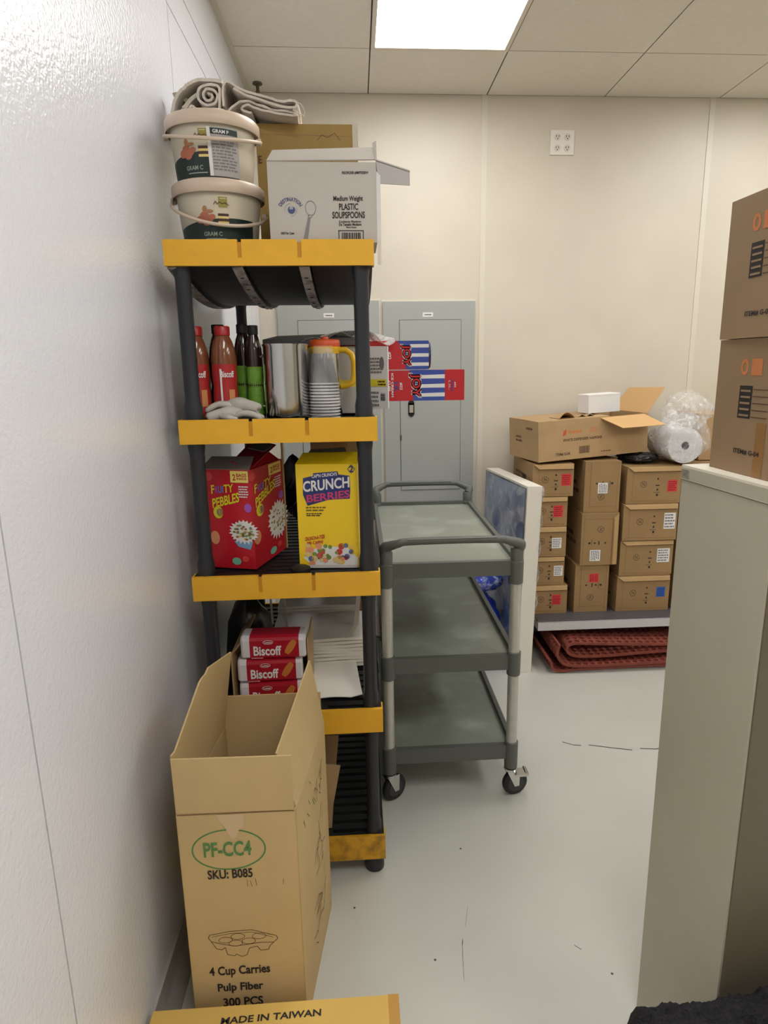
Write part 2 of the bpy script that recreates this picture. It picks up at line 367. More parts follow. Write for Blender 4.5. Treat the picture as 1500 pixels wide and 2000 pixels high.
# ================================================================== SHELVING UNIT
SX0, SX1, SY0, SY1 = -.462, .053, 1.715, 2.63
SH = [(1.846, 1.785), (1.408, 1.345), (.981, .913), (.562, .488), (.134, .053)]
sh = thing('shelving_unit', 'black plastic five-tier shelving unit with yellow end bands against the white wall', 'shelving', ((SX0+SX1)/2, (SY0+SY1)/2, 0))
scx, scy = (SX0+SX1)/2, (SY0+SY1)/2; hw, hd = (SX1-SX0)/2, (SY1-SY0)/2
for k, (zt, zb) in enumerate(SH):
    sag = (.058, .012, .012, .008, 0)[k]
    S_ = lambda y: -sag*(1-(y/hd)**2)
    m_ = MB()
    # deck with cross slots, frame rails and underside pans
    deck_t = zt-.008; n = 22
    L = 2*hd-.02
    for i in range(n):
        y0 = -hd+.01+L*i/n; y1 = y0+L/n*.62; zz = deck_t+S_((y0+y1)/2)
        m_.box(-hw+.03, hw-.03, y0, y1, zz-.014, zz)
    for a, b in ((-hw+.004, -hw+.034), (-.095, -.070), (.070, .095), (hw-.034, hw-.004)):
        for i in range(8):
            y0 = -hd+.01+L*i/8; y1 = y0+L/8; za, zb_ = S_(y0), S_(y1); tt = deck_t+(.008 if abs(a+b)/2 > .2 else -.0005)
            m_.add([(a,y0,zb+za+.004),(b,y0,zb+za+.004),(b,y1,zb+zb_+.004),(a,y1,zb+zb_+.004),(a,y0,tt+za),(b,y0,tt+za),(b,y1,tt+zb_),(a,y1,tt+zb_)],
                [(0,3,2,1),(4,5,6,7),(0,1,5,4),(1,2,6,5),(2,3,7,6),(3,0,4,7)])
    if k != 4:
        for a, b in ((-hw+.034, -.1), (-.066, .066), (.1, hw-.034)):       # closed pans between the ribs
            m_.sheet(lambda u, v, a=a, b=b: (a+(b-a)*u, -hd+.012+L*v, zb+.012+S_(-hd+.012+L*v)), 1, 14, .004)
    dk = m_.build('shelf', BLACK, sh)
    for sy in (-1, 1):
        m_ = MB(); yy = sy*hd
        y0, y1 = (yy, yy+.012) if sy < 0 else (yy-.012, yy)
        segs = [(-hw, -.078), (-.068, .068), (.078, hw)]
        for a, b in segs: m_.box(a, b, y0, y1, zb, zt)
        m_.box(-.078, -.068, y0, y1, zb, zb+(zt-zb)*.3); m_.box(.068, .078, y0, y1, zb, zb+(zt-zb)*.3)
        ya, yb_ = (y1, y1+.03) if sy < 0 else (y0-.03, y0)
        m_.box(-hw, -hw+.0035, ya, yb_, zb, zt); m_.box(hw-.0035, hw, ya, yb_, zb, zt)
        band = m_.build('edge_band', YEL_D if k == 4 else YEL, dk, 0)
        for xx in (-.073, .073):
            bx('notch', YSLOT, band, xx-.005, xx+.005, y0+.003 if sy < 0 else y0, y1 if sy < 0 else y1-.003, zb+(zt-zb)*.3, zt-.006)
    if k == 0:
        for xx in (-.083, .083):
            m_ = MB(); m_.sheet(lambda u, v, xx=xx: (xx-.013+.026*u, -hd+.014+(L-.01)*v, zb+.001+S_(-hd+.014+L*v)), 1, 14, .003)
            r_ = m_.build('rib', RIBM, dk)
            for q in range(9):
                yq = -hd+.08+q*.095; MB().lathe([(.005, 0), (.005, .0015)], 10, T_at(xx, yq, zb-.0025+S_(yq))).build('hole', BLACK, r_)
        m_ = MB(); m_.sheet(lambda u, v: (-hw+.003+.03*u, -hd+.014+(L-.01)*v, zb+.001+S_(-hd+.014+L*v)), 1, 14, .003); m_.build('rib', RIBM, dk)
for sx in (-1, 1):
    for sy in (-1, 1):
        x, y = sx*(hw-.034), sy*(hd-.034)
        m_ = MB()
        for (a, _), (_, b) in zip(SH[1:], SH[:-1]):
            m_.lathe([(.0235, a-.004), (.0235, a+.03), (.0195, a+.05), (.0195, b-.03), (.0225, b-.01), (.0225, b+.004)], 20, T_at(x, y, 0))
        m_.lathe([(.022, .0), (.03, .003), (.03, .03), (.02, .06)], 20, T_at(x, y, 0))
        m_.build('post', POST, sh, smooth=True)

# ================================================================== items on the top shelf
Z1 = 1.842
def bucket(lab, x, y, z, rz, tilt, hrot, grp, hs=0):
    t = thing('bucket', lab, 'bucket', (x, y, z), 0, grp, rot=(tilt, 0, rz))
    fr = lambda q: .094+.0135*min(1, q/.13)
    MB().lathe([(.001, .001), (.09, .0), (fr(0), .004), (fr(.05), .05), (fr(.128), .128), (.114, .13), (.114, .136)], 48, cap=False).build('body', CREAM, t, smooth=True)
    MB().lathe([(.1165, .122), (.1185, .124), (.1185, .148), (.113, .154), (.108, .154), (.105, .148), (.001, .148)], 48, cap=False).build('lid', LIDC, t, smooth=True)
    h = []
    for i in range(25):
        a = pi+pi*i/24; h.append((.121*cos(a), .126*sin(a)*cos(hrot), .124+.126*sin(a)*sin(hrot)-hs*(.121*cos(a)+.121)))
    hd_ = MB().tube([Vector(p) for p in h], .0045, 8); hd_.lathe([(.009, 0), (.009, .012)], 12, T_at(-.112, 0, .124, ry=-pi/2)).lathe([(.009, 0), (.009, .012)], 12, T_at(.110, 0, .124-hs*.23, ry=pi/2))
    hh_ = hd_.build('handle', LIDC, t, smooth=True)
    return t, fr, hh_
def bucket_art(t, fr, a0, second):
    f = cyl(fr, a0); G = mat('dark green print', (22, 42, 38), .35); GD = mat('gold print', (150, 138, 66), .4)
    A = Art(f, t)
    n = 26; vs = []; fs = []
    for i in range(n+1):
        a = -.13+.22*i/n; top = .045+.02*math.sin(min(1, i/n*1.2)*pi*.5); vs += [(a, .006), (a, top)]
    for i in range(n): fs.append((2*i, 2*i+2, 2*i+3, 2*i+1))
    A.geo('label', G, vs, fs, 0)
    A.rect('emblem', GD, -.005, .016, .088, .112, 1, 3)
    A.rect('emblem', mat('pale gold', (196, 188, 140), .4), -.002, .013, .107, .1095, 2, 2)
    A.line('emblem', INKB, [(-.017, .094), (-.012, .102), (-.008, .095), (-.003, .1), (.004, .096), (.01, .099), (.02, .093)], .0016, 3)
    BN = mat('biscuit print', (176, 104, 80), .5); CHO = mat('chocolate print', (70, 40, 28), .5); CK = mat('cream cake print', (226, 202, 128), .5)
    for dx, dz, r in ((-.052, .06, .011), (-.042, .068, .012), (-.03, .062, .011), (-.036, .055, .011), (-.022, .066, .008)): A.disc('picture', BN, dx, dz, r, r*.85, 2, 12)
    A.disc('picture', mat('hazelnut print', (168, 120, 80), .5), -.04, .084, .006, .008, 2, 10); A.disc('picture', mat('hazelnut print', (0, 0, 0)), -.028, .079, .01, .004, 2, 10)
    for dz, m_ in ((.050, CK), (.057, CHO), (.062, CK), (.068, CHO)): A.rect('picture', m_, -.008, .018, dz, dz+.006, 2, 4)
    A.text('GRAM C', mat('pale print', (150, 160, 150), .5), -.045, .0, .022, .032, 3)
    A.rect('print', mat('pale print', (0, 0, 0)), -.04, .01, .014, .0165, 3, 6)
    if second:
        LB = mat('grey label print', (176, 172, 170), .2)
        A.rect('label', LB, .018, .092, .008, .115, 4, 12); A.rect('label', G, .02, .09, .1, .113, 5, 12)
        A.text('GRAM P', WHITE, .03, .068, .102, .110, 6)
        A.rect('label', WHITE, .016, .024, .008, .115, 5, 2)
        A.bars(mat('grey print', (120, 118, 120), .4), .026, .085, .02, .095, 11, 5, 5)
    A.done()
b2, fr, h2_ = bucket('cream plastic bucket standing directly on the top shelf', -.347, 1.87, Z1, 0, 0, radians(26), 'cream plastic buckets', .17)
bucket_art(b2, fr, radians(-78), False)
b1, fr, h1_ = bucket('cream plastic bucket stacked on the other bucket, under the towels', -.352, 1.87, Z1+.1535, 0, 0, radians(15), 'cream plastic buckets', .05)
bucket_art(b1, fr, radians(-96), True)

# white carton of soup spoons
sx = thing('open_carton', 'open white carton printed with a spoon drawing beside the buckets on the top shelf', 'carton', (-.07, 1.74, Z1))
bw, bh, bd = .133, .185, .16
MB().box(-bw, bw, 0, .004, 0, bh).box(-bw, bw, bd-.004, bd, 0, bh).box(-bw, -bw+.004, .004, bd-.004, 0, bh).box(bw-.004, bw, .004, bd-.004, 0, bh).box(-bw+.004, bw-.004, .004, bd-.004, 0, .004).build('body', GREYC, sx, .0012)
MB().slab((-bw, 0, bh), (bw, 0, bh+.004), (bw-.006, .03, bh+.04), (-bw+.012, .03, bh+.032), .003).build('front_flap', GREYC, sx)
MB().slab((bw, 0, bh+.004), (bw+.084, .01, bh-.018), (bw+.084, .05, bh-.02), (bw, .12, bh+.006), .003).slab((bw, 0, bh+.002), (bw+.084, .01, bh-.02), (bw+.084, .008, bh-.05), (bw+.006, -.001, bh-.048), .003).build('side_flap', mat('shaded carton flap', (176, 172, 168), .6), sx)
MB().slab((bw-.002, 0, bh+.004), (bw+.002, 0, bh+.004), (bw+.002, .01, bh+.05), (bw-.008, .01, bh+.045), .003).build('corner_flap', GREYC, sx)
MB().slab((bw, -.001, -.052), (bw+.009, -.004, -.055), (bw+.009, -.004, bh-.03), (bw, -.001, bh-.02), -.003).build('hanging_flap', WHITE, sx)
A = Art(FRONT(-bw, 0, 0), sx); fx = lambda X: X+.07+bw; fz = lambda z: z-Z1
def AT(s, x0, z0, x1, z1, m_=INK, l=1, slope=.01): A.text(s, m_, fx(x0), fx(x1), fz(z1), fz(z0), l, slope=slope)
AT('REORDER #MPFSSBW', -.021, 2.006, .044, 1.999)
AT('Medium Weight', -.044, 1.95, .029, 1.935); AT('PLASTIC', -.031, 1.933, .017, 1.9175); AT('SOUPSPOONS', -.048, 1.914, .033, 1.898)
AT('Cucharas Plasticas', -.032, 1.8935, .023, 1.8885); AT('De Tamaño Mediano', -.032, 1.8875, .024, 1.881); AT('Para Sopa', -.014, 1.880, .011, 1.8745); AT('1000 Per Case', -.177, 1.867, -.144, 1.861)
for q in ((fx(-.034), fx(.029), fz(1.869), fz(1.871)), (fx(-.034), fx(-.032), fz(1.846), fz(1.871)), (fx(.027), fx(.029), fz(1.846), fz(1.871))): A.rect('barcode', INK, *q, 1)
A.barcode(fx(-.026), fx(.021), fz(1.846), fz(1.8655), INK, 3)
BI = mat('navy print', (66, 76, 120), .6); cxx, czz = fx(-.150), fz(1.918)
A.text('DESTINATION', BI, -1, 1, 0, 1, 1, warp=lambda a, b: (cxx+(.026+.009*b)*sin(a*1.05), czz+(.026+.009*b)*cos(a*1.05)-.006))
A.disc('emblem', BI, cxx+.002, czz, .009, .009, 1); A.ring('emblem', mat('pale print line', (150, 150, 156), .6), cxx, czz, .0155, .0155, .0014, 1, 20, -1.6, .3); A.ring('emblem', mat('pale print line', (0, 0, 0)), cxx, czz, .0155, .0155, .0014, 1, 20, 1.6, 3.4)
for a_ in (0, 1, 2): A.line('emblem', WHITE, [(cxx-.002+a_*.003, czz+.001), (cxx+a_*.003, czz+.009)], .0012, 2)
SPN = mat('spoon print', (128, 124, 124), .6); sxx, szz = fx(-.101), fz(1.922)
A.ring('picture', SPN, sxx, szz, .0135, .0175, .0015, 1, 30)
A.poly('picture', SPN, [(sxx-.007, szz-.0155), (sxx+.006, szz-.0155), (sxx-.001, szz-.024), (sxx-.009, szz-.07), (sxx-.021, szz-.074), (sxx-.009, szz-.03)], 1)
A.poly('picture', GREYC, [(sxx-.005, szz-.017), (sxx+.004, szz-.017), (sxx-.003, szz-.022)], 2)
A.done()

# ochre carton behind, and towels
cb = thing('cardboard_carton', 'olive brown cardboard carton behind the white spoon carton on the top shelf', 'carton', (-.12, 2.02, Z1-.012))
bx('body', KRAFT_O, cb, -.142, .142, 0, .34, 0, .372, .006)
bx('corner_tape', mat('pale worn edge', (206, 196, 178), .6), cb, .128, .1435, -.0012, .3, .30, .3732, .003)
A = Art(FRONT(-.142, 0, 0), cb); A.line('crease', CREASE, [(.17, .33), (.185, .345), (.2, .338), (.22, .35), (.235, .33)], .0016); A.line('crease', CREASE, [(.17, .3), (.19, .29), (.21, .275)], .0016)
A.text('E', INKB, .004, .014, .27, .29); A.line('crease', KRAFT_D, [(0, .345), (.262, .342)], .0016); A.done()

def ribbon(name, pts, wid, th, label, group, y0, ny=5, seed=0, parent=None):
    """thick cloth swept along Y from an edge profile in XZ"""
    from mathutils import geometry
    P = []
    N = len(pts)
    for i in range(N-1):
        p0, p1, p2, p3 = (Vector(pts[max(0, i-1)]), Vector(pts[i]), Vector(pts[i+1]), Vector(pts[min(N-1, i+2)]))
        for q in range(5):
            t = q/5; P.append(.5*((2*p1)+(p2-p0)*t+(2*p0-5*p1+4*p2-p3)*t*t+(3*p1-p0-3*p2+p3)*t**3))
    P.append(Vector(pts[-1])); K = len(P)-1
    def fn(u, v):
        f = u*K; i = min(int(f), K-1); p = P[i].lerp(P[i+1], f-i)
        j = mnoise.noise(Vector((p.x*25, v*3+seed, p.y*25)))*.004
        e = 0 if 0 < v < 1 else mnoise.noise(Vector((u*22, v, seed)))*.006
        return (p.x+j, y0+wid*v+e, p.y+j*.6)
    m_ = MB().sheet(fn, K, ny, th); o = m_.build(name, TOWEL, parent, smooth=True)
    if label: tag(o, label, 'towel', group)
    return o
TG = 'off-white towels piled on the top shelf'
zt = 2.222
sp_ = [(-.372+.030*(1-i/26)*1.15*cos(i*.62+.6), 2.246+.030*(1-i/26)*sin(i*.62+.6)) for i in range(24)]
ribbon('towel', [(-.430, 2.205), (-.418, 2.222), (-.40, 2.205), (-.375, 2.203)]+[(-.35, 2.208)]+sp_, .22, .0062, 'off-white towel rolled into a spiral above the upper bucket', TG, 1.955, seed=1)
ribbon('towel', [(-.470, 2.175), (-.472, 2.215), (-.455, 2.25), (-.43, 2.272), (-.41, 2.283), (-.385, 2.288), (-.355, 2.286), (-.335, 2.283)], .22, .008, 'off-white towel draped over the pile down to the white wall', TG, 1.96, seed=2)
ribbon('towel', [(-.335, 2.222), (-.335, 2.26), (-.325, 2.281), (-.31, 2.277), (-.28, 2.262), (-.24, 2.25), (-.2, 2.24), (-.17, 2.236), (-.15, 2.238), (-.138, 2.23), (-.15, 2.221), (-.19, 2.226), (-.23, 2.237), (-.27, 2.25), (-.305, 2.266)], .22, .006, 'off-white towel folded long with frayed end over the olive carton', TG, 1.955, seed=3)
ribbon('towel', [(-.325, 2.212), (-.30, 2.234), (-.27, 2.238), (-.24, 2.229), (-.2, 2.218), (-.155, 2.212), (-.14, 2.206), (-.17, 2.206), (-.21, 2.213), (-.25, 2.222), (-.275, 2.229), (-.29, 2.22), (-.28, 2.213), (-.262, 2.212)], .21, .0055, 'off-white towel curled in a hook lowest on the olive carton', TG, 1.965, seed=4)
ribbon('towel', [(-.46, 2.168), (-.455, 2.2), (-.443, 2.225), (-.425, 2.246), (-.40, 2.262), (-.415, 2.25), (-.43, 2.235), (-.443, 2.21), (-.445, 2.18)], .2, .0065, 'off-white towel standing folded against the wall inside the pile', TG, 1.975, seed=5)
rg = MB(); rg.lathe([(.001, .0), (.06, .002), (.072, .01), (.062, .03), (.045, .044), (.001, .05)], 24, T_at(-.36, 1.93, Z1+.1535+.1545)); 
for i, v in enumerate(rg.v):
    n_ = mnoise.noise(Vector(v)*38)*.007; rg.v[i] = (v[0]+n_, v[1]+n_, max(v[2]+n_, Z1+.309))
tag(rg.build('rag', TOWEL, None, smooth=True), 'crumpled off-white rag lying on the upper bucket lid', 'rag')
fr_ = MB(); fr_.tube([(-.14, 1.955, 2.235), (-.128, 1.953, 2.228), (-.122, 1.95, 2.218), (-.118, 1.95, 2.206), (-.13, 1.95, 2.197)], .0012, 5)
fr_.tube([(-.14, 1.958, 2.232), (-.15, 1.952, 2.213), (-.135, 1.95, 2.205), (-.12, 1.95, 2.197)], .0012, 5)
tag(fr_.build('loose_thread', TOWEL, None), 'loose off-white threads hanging from the towel ends', 'thread')
tg = MB().sheet(lambda u, v: (-.475+.045*u, 2.0+.04*v, 2.262-.01*u+.006*sin(u*5+v*3)), 8, 4, .012).build('cloth', mat('sage cloth', (176, 170, 140), .9), None, smooth=True); tag(tg, 'small sage green cloth tucked between wall and towels', 'cloth')

# ================================================================== items on the second shelf
Z2 = 1.3975
def bottle(lab, x, y, liquid, capm, labm, h, r, art=None, grp='bottles at the wall end of the second shelf'):
    t = thing('bottle', lab, 'bottle', (x, y, Z2), 0, grp)
    MB().lathe([(.001, 0), (r*.9, .0), (r, .006), (r, h*.28), (r*.95, h*.36), (r, h*.45), (r*.99, h*.66), (r*.9, h*.76), (r*.72, h*.84), (r*.52, h*.9)], 28, cap=False).build('body', liquid, t, smooth=True)
    MB().lathe([(r*.54, h*.9), (r*.6, h*.905), (r*.6, h*.99), (r*.54, h), (.001, h)], 22, cap=False).build('cap', capm, t, smooth=True)
    MB().lathe([(r*1.012, h*.04), (r*1.012, h*.28), (r*.945, h*.36), (r*1.012, h*.45), (r*1.0, h*.56)] if not art else [(r*1.012, h*.08), (r*1.012, h*.28), (r*.95, h*.36), (r*1.012, h*.45), (r*1.0, h*.6)], 20, cap=False, a0=radians(-150), a1=radians(-20)).build('label', labm, t, smooth=True)
    if art:
        A = Art(cyl(lambda z: r*1.02, radians(-62)), t, .0008); A.text(art, WHITE, -.022, .014, h*.46, h*.53, 1); A.rect('label', mat('biscuit orange', (206, 142, 84), .5), -.002, .014, h*.15, h*.33, 1, 4); A.rect('label', WHITE, -.024, -.019, h*.1, h*.55, 1, 2); A.done()
    return t
BRN = mat('caramel syrup', (128, 74, 46), .15, coat=.5, var=.1, vscale=10); RCAP = mat('red cap', (170, 34, 38), .35); DSY = mat('dark syrup', (44, 26, 20), .12, coat=.5)
bottle('brown syrup bottle with red cap beside the folded gloves', -.362, 1.86, BRN, RCAP, mat('red bottle label', (176, 36, 40), .4), .252, .035, 'Biscoff')
bottle('brown syrup bottle with red cap half behind the front post', -.437, 1.86, BRN, RCAP, mat('red bottle label', (0, 0, 0)), .252, .035, 'Biscoff')
bottle('brown syrup bottle with red cap nearest the wall', -.452, 1.935, BRN, RCAP, mat('red bottle label', (0, 0, 0)), .252, .034)
GLB = mat('green bottle label', (110, 158, 52), .45, var=.15, vscale=60)
bottle('dark bottle with black cap and green label behind the syrup bottles', -.322, 1.945, DSY, BLACK, GLB, .262, .027)
bottle('dark bottle with black cap and green label next to the steel canister', -.285, 1.900, DSY, BLACK, GLB, .256, .024)
bottle('dark bottle with black cap standing behind the red-capped bottles', -.392, 1.955, DSY, BLACK, mat('brown bottle label', (74, 44, 34), .4), .262, .03)

ct = thing('steel_canister', 'shiny stainless steel canister standing mid second shelf', 'canister', (-.193, 1.862, Z2))
MB().lathe([(.001, 0), (.056, 0), (.0605, .004), (.0615, .012), (.0615, .196), (.0635, .200), (.0635, .203), (.060, .203), (.0585, .19), (.0585, .02), (.001, .016)], 56, cap=False).build('body', STEEL, ct, smooth=True)
MB().tube([(-.058, .02, .03), (-.075, .03, .035), (-.085, .035, .07), (-.085, .035, .14), (-.075, .03, .17), (-.058, .02, .175)], .005, 10).build('handle', STEEL, ct, smooth=True)
# nested clear cups, upside down
for i in range(12):
    z0 = Z2+i*.0085
    m_ = MB().lathe([(.0405, z0), (.0425, z0), (.0428, z0+.0035), (.0405, z0+.0045), (.036, z0+.05), (.0265, z0+.105), (.001, z0+.105)], 32, T_at(-.089, 1.858, 0), cap=False)
    cup = tag(m_.build('plastic_cup', CUPM, None, smooth=True), 'clear plastic cup nested upside down in the stack beside the canister', 'cup', 'nested clear plastic cups')
    MB().lathe([(.0425, z0), (.0438, z0+.0015), (.0434, z0+.0035), (.0425, z0+.004)], 32, T_at(-.089, 1.858, 0), cap=False).build('rim', RIMM, cup, smooth=True)
jg = thing('jug', 'steel jug with orange lid and yellow handle behind the clear cups', 'jug', (-.088, 1.963, Z2))
YH = mat('handle yellow', (236, 186, 26), .4)
MB().lathe([(.001, 0), (.044, 0), (.046, .004), (.042, .19), (.041, .2)], 36, cap=False).build('body', STEEL, jg, smooth=True)
MB().lathe([(.043, .196), (.044, .199), (.044, .214), (.04, .218), (.012, .219), (.01, .226), (.001, .226)], 36, cap=False).build('lid', mat('orange lid', (226, 92, 40), .4), jg, smooth=True)
MB().lathe([(.0445, .178), (.0455, .18), (.0455, .196), (.043, .198)], 30, cap=False).tube([(.03, -.012, .188), (.06, -.014, .188), (.076, -.014, .176), (.083, -.014, .155), (.083, -.014, .12), (.078, -.014, .098), (.062, -.014, .086), (.044, -.01, .083)], .0085, 12).build('handle', YH, jg, smooth=True)
def glove(x, y, z, rz, lab):
    GM = mat('grey white knit', (190, 184, 176), .95, bump=.6, bscale=300, bdist=.002)
    m_ = MB(); r = random.Random(int(abs(x)*1000))
    c = cos(rz); s_ = sin(rz)
    def P(a, b, h): return (x+a*c-b*s_, y+a*s_+b*c, z+h)
    m_.tube(*spl([P(-.058, 0, .010), P(-.054, 0, .012), P(-.03, .002, .018), (P(0, 0, .022)), P(.025, 0, .018), P(.036, 0, .014)], [.003, .014, .016, .020, .018, .006]), 16)
    for i, (dy, L) in enumerate(((-.02, .045), (-.008, .052), (.006, .05), (.018, .042))):
        cz = r.uniform(.004, .014)
        m_.tube(*spl([P(.016, dy*.7, .016), P(.035, dy*1.1, .014+cz), P(.035+L*.5, dy*1.5, .012+cz), P(.033+L, dy*1.9+.006, .0095), P(.037+L, dy*1.95+.006, .008)], [.008, .009, .0085, .007, .002]), 12)
    m_.tube(*spl([P(-.02, -.014, .016), P(-.005, -.035, .014), P(.014, -.044, .0095), P(.018, -.046, .008)], [.009, .0085, .006, .002]), 12)
    o = m_.build('glove', GM, None, smooth=True); tag(o, lab, 'glove', 'knit gloves on the second shelf')
glove(-.34, 1.775, Z2, radians(12), 'grey-white knit glove lying on the yellow band in front of the syrup bottles')
glove(-.315, 1.795, Z2+.022, radians(160), 'grey-white knit glove lying crumpled over the other glove')

# white carton lying open with cup sleeves
wc = thing('white_carton', 'white carton with grey lid behind the steel canister, cup sleeves sticking out', 'carton', (-.1, 2.03, Z2))
MB().box(-.165, .14, 0, .004, 0, .2).box(-.165, .14, .25, .254, 0, .2).box(-.165, -.161, .004, .25, 0, .2).box(-.161, .14, .004, .25, 0, .026).build('body', GREYC, wc)
MB().slab((-.175, -.012, .2), (.14, -.012, .204), (.14, .25, .23), (-.16, .25, .222), .022).build('lid', mat('charcoal tray', (92, 92, 96), .5), wc, .004)
MB().slab((.14, 0, .008), (.196, -.045, .016), (.196, -.045, .198), (.14, 0, .2), -.004).build('open_flap', WHITE, wc)
A = Art(plane((.14, 0, .008), (.056, -.045, 0), (0, 0, 1)), wc, .0012); A.rect('label', mat('yellow sticker', (226, 206, 60), .5), .0, .066, .072, .094); A.bars(INK, .035, .064, .074, .091, 2, 8, 1)
A.barcode(.045, .062, .03, .052, INK, 5, horizontal=True); A.bars(mat('grey print', (0, 0, 0)), .008, .05, .11, .16, 5, 3, 1); A.disc('emblem', mat('grey print', (0, 0, 0)), .05, .14, .009, .02); A.bars(mat('grey print', (0, 0, 0)), .005, .04, .01, .06, 4, 7, 1); A.done()
A = Art(FRONT(-.165, 0, 0), wc); A.rect('label', mat('yellow sticker', (0, 0, 0)), .15, .3, .08, .1); A.text('MAX', mat('gold brown ink', (140, 116, 60), .6), .19, .215, .045, .056); A.done()
MB().sheet(lambda u, v: (-.06+.28*u, -.02+.2*v, .215+.032*sin(u*3.1)*(.6+.4*v)+.012*sin(u*19+v*7)*(.3+u)-.03*max(0, u-.75)*4*.25), 34, 10, .0008).build('plastic_liner', film('cloudy plastic liner', .45, (235, 232, 228), bs=22), wc, smooth=True)
def sleeve(x0, x1, y, z0, h, d, lab, lower):
    t = thing('cup_sleeve', lab, 'box', (x0, y, z0), 0, 'sleeves of ice cream cups')
    bx('body', RED, t, 0, x1-x0, 0, d, 0, h, .001)
    A = Art(FRONT(-x0, 0, 0), t)     # a = world x
    B = mat('stripe blue', (52, 76, 160), .4)
    if lower:
        A.poly('print', B, [(.177, 0), (.276, 0), (.276, h), (.165, h), (.18, h*.55)], 0)
        for q in (.13, .42, .72): A.poly('print', WHITE, [(.195, h*q), (.276, h*q), (.276, h*(q+.13)), (.187, h*(q+.11))], 1)
        A.text('ICE CREAM', WHITE, .109, .116, h*.13, h*.90, 2, rot=-90); A.text('CUPS', WHITE, .099, .1065, h*.32, h*.66, 2, rot=-90)
        A.text('LIL', B, .119, .131, h*.3, h*.62, 2, rot=-90); A.text('#22', WHITE, .135, .144, h*.36, h*.6, 2, rot=-90)
        [A.text('JOY', WHITE, .166+dx, .200+dx, h*.12+dz, h*.88+dz, 2, rot=-90) for dx in (-.0035, 0, .0035) for dz in (-.0035, 0, .0035)]; A.text('JOY', RED, .166, .200, h*.12, h*.88, 3, rot=-90)
        A.line('print', mat('pale seam', (210, 170, 170), .5), [(.09, h*.99), (.165, h*.99)], .0012, 2)
        A.text('ICE CREAM', B, .296, .302, h*.3, h*.68, 2, rot=-90); A.text('LIL', mat('pale pink print', (220, 150, 160), .5), .288, .294, h*.35, h*.65, 2, rot=-90); A.text('#22', WHITE, .306, .311, h*.42, h*.6, 2, rot=-90)
    else:
        A.poly('print', B, [(.155, 0), (x1, 0), (x1, h), (.13, h), (.155, h*.5)], 0)
        for q in (.12, .44, .76): A.rect('print', WHITE, .168, x1, h*q, h*(q+.12), 1)
        [A.text('JOY', WHITE, .140+dx, .170+dx, h*.12+dz, h*.86+dz, 2, rot=-90) for dx in (-.003, 0, .003) for dz in (-.003, 0, .003)]; A.text('JOY', RED, .140, .170, h*.12, h*.86, 3, rot=-90); A.text('#22', WHITE, .1, .11, h*.36, h*.62, 2, rot=-90)
    A.done(); return t
sleeve(-.2, .338, 2.045, 1.431, .094, .094, 'red and blue striped ice cream cup box, the lower one poking out past the shelf', True)
sl = sleeve(-.2, .226, 2.045, 1.527, .086, .09, 'shorter red and blue striped cup box resting on the longer one', False)
MB().tube([(.426, .045, .043), (.434, .045, .043)], [.043, .040], 20).build('cup_base', mat('navy cup base', (36, 42, 84), .5), sl)

# ================================================================== third shelf: cereal boxes
Z3 = .973
FY = mat('cereal lime', (222, 214, 44), .4); FB = mat('cereal blue', (70, 130, 210), .4); FP = mat('cereal purple', (170, 90, 190), .4); LEM = mat('cereal lemon', (240, 224, 120), .4)
def splash(A, cx, cz, r, l):
    pts = []; rr = random.Random(3)
    for i in range(44):
        a = 2*pi*i/44; q = r*(1.0 if i % 2 else .78)*(1+rr.uniform(-.06, .06)); pts.append((cx+q*cos(a)*1.05, cz+q*sin(a)*.8))
    A.poly('picture', WHITE, pts, l)
    for i in range(46):
        a = rr.uniform(0, 2*pi); q = r*.66*rr.random()**.5; m_ = rr.choice((mat('flake yellow', (214, 196, 110), .5), mat('flake green', (126, 160, 110), .5), mat('flake brown', (150, 110, 80), .5), mat('flake pale', (226, 214, 186), .5)))
        A.disc('picture', m_, cx+q*cos(a), cz+q*sin(a)*.75, .005, .0035, l+1, 7)
def pebbles(A, w, h, k=1):
    A.rect('print', LEM, w-.061*k, w-.007*k, h-.036, h-.003, 1)
    A.text('2', RED, w-.054*k, w-.045*k, h-.03, h-.012, 2); A.text('BAGS', RED, w-.042*k, w-.012*k, h-.02, h-.010, 2); A.text('INSIDE', RED, w-.042*k, w-.012*k, h-.028, h-.022, 2)
    A.text('F', FY, w-.122*k, w-.112*k, h-.07, h-.045, 2, slope=.1); A.text('R', FP, w-.110*k, w-.101*k, h-.068, h-.048, 2); A.text('U', FB, w-.100*k, w-.090*k, h-.067, h-.046, 2); A.text('I', FB, w-.088*k, w-.085*k, h-.066, h-.047, 2); A.text('TY', FY, w-.083*k, w-.054*k, h-.066, h-.043, 2, slope=.1)
    A.text('PEBBLES', FY, w-.121*k, w-.038*k, h-.112, h-.084, 2, slope=.25)
    A.bars(WHITE, w-.038*k, w-.008*k, h-.08, h-.044, 5, 6, 2)
    splash(A, w-.03*k, .11, .045*k, 2)
    A.poly('picture', mat('bowl blue', (120, 160, 200), .4), [(w-.062*k, .082), (w-.004*k, .082), (w-.013*k, .058), (w-.05*k, .066)], 1)
    for x, z, c, rx, rz in ((w-.105*k, .165, FY, .015, .018), (w-.1*k, .165, FP, .010, .012), (w-.013*k, .18, FP, .011, .013), (w-.058*k, .022, mat('mint print', (120, 190, 160), .4), .014, .011), (w-.03*k, .03, mat('rose print', (214, 70, 70), .4), .010, .009), (w-.12*k, .09, mat('peach print', (220, 150, 110), .4), .014, .02)): A.disc('picture', c, x, z, rx*k, rz, 2)
    A.disc('emblem', mat('rose print', (0, 0, 0)), w-.128*k, h-.02, .012*k, .012, 1)
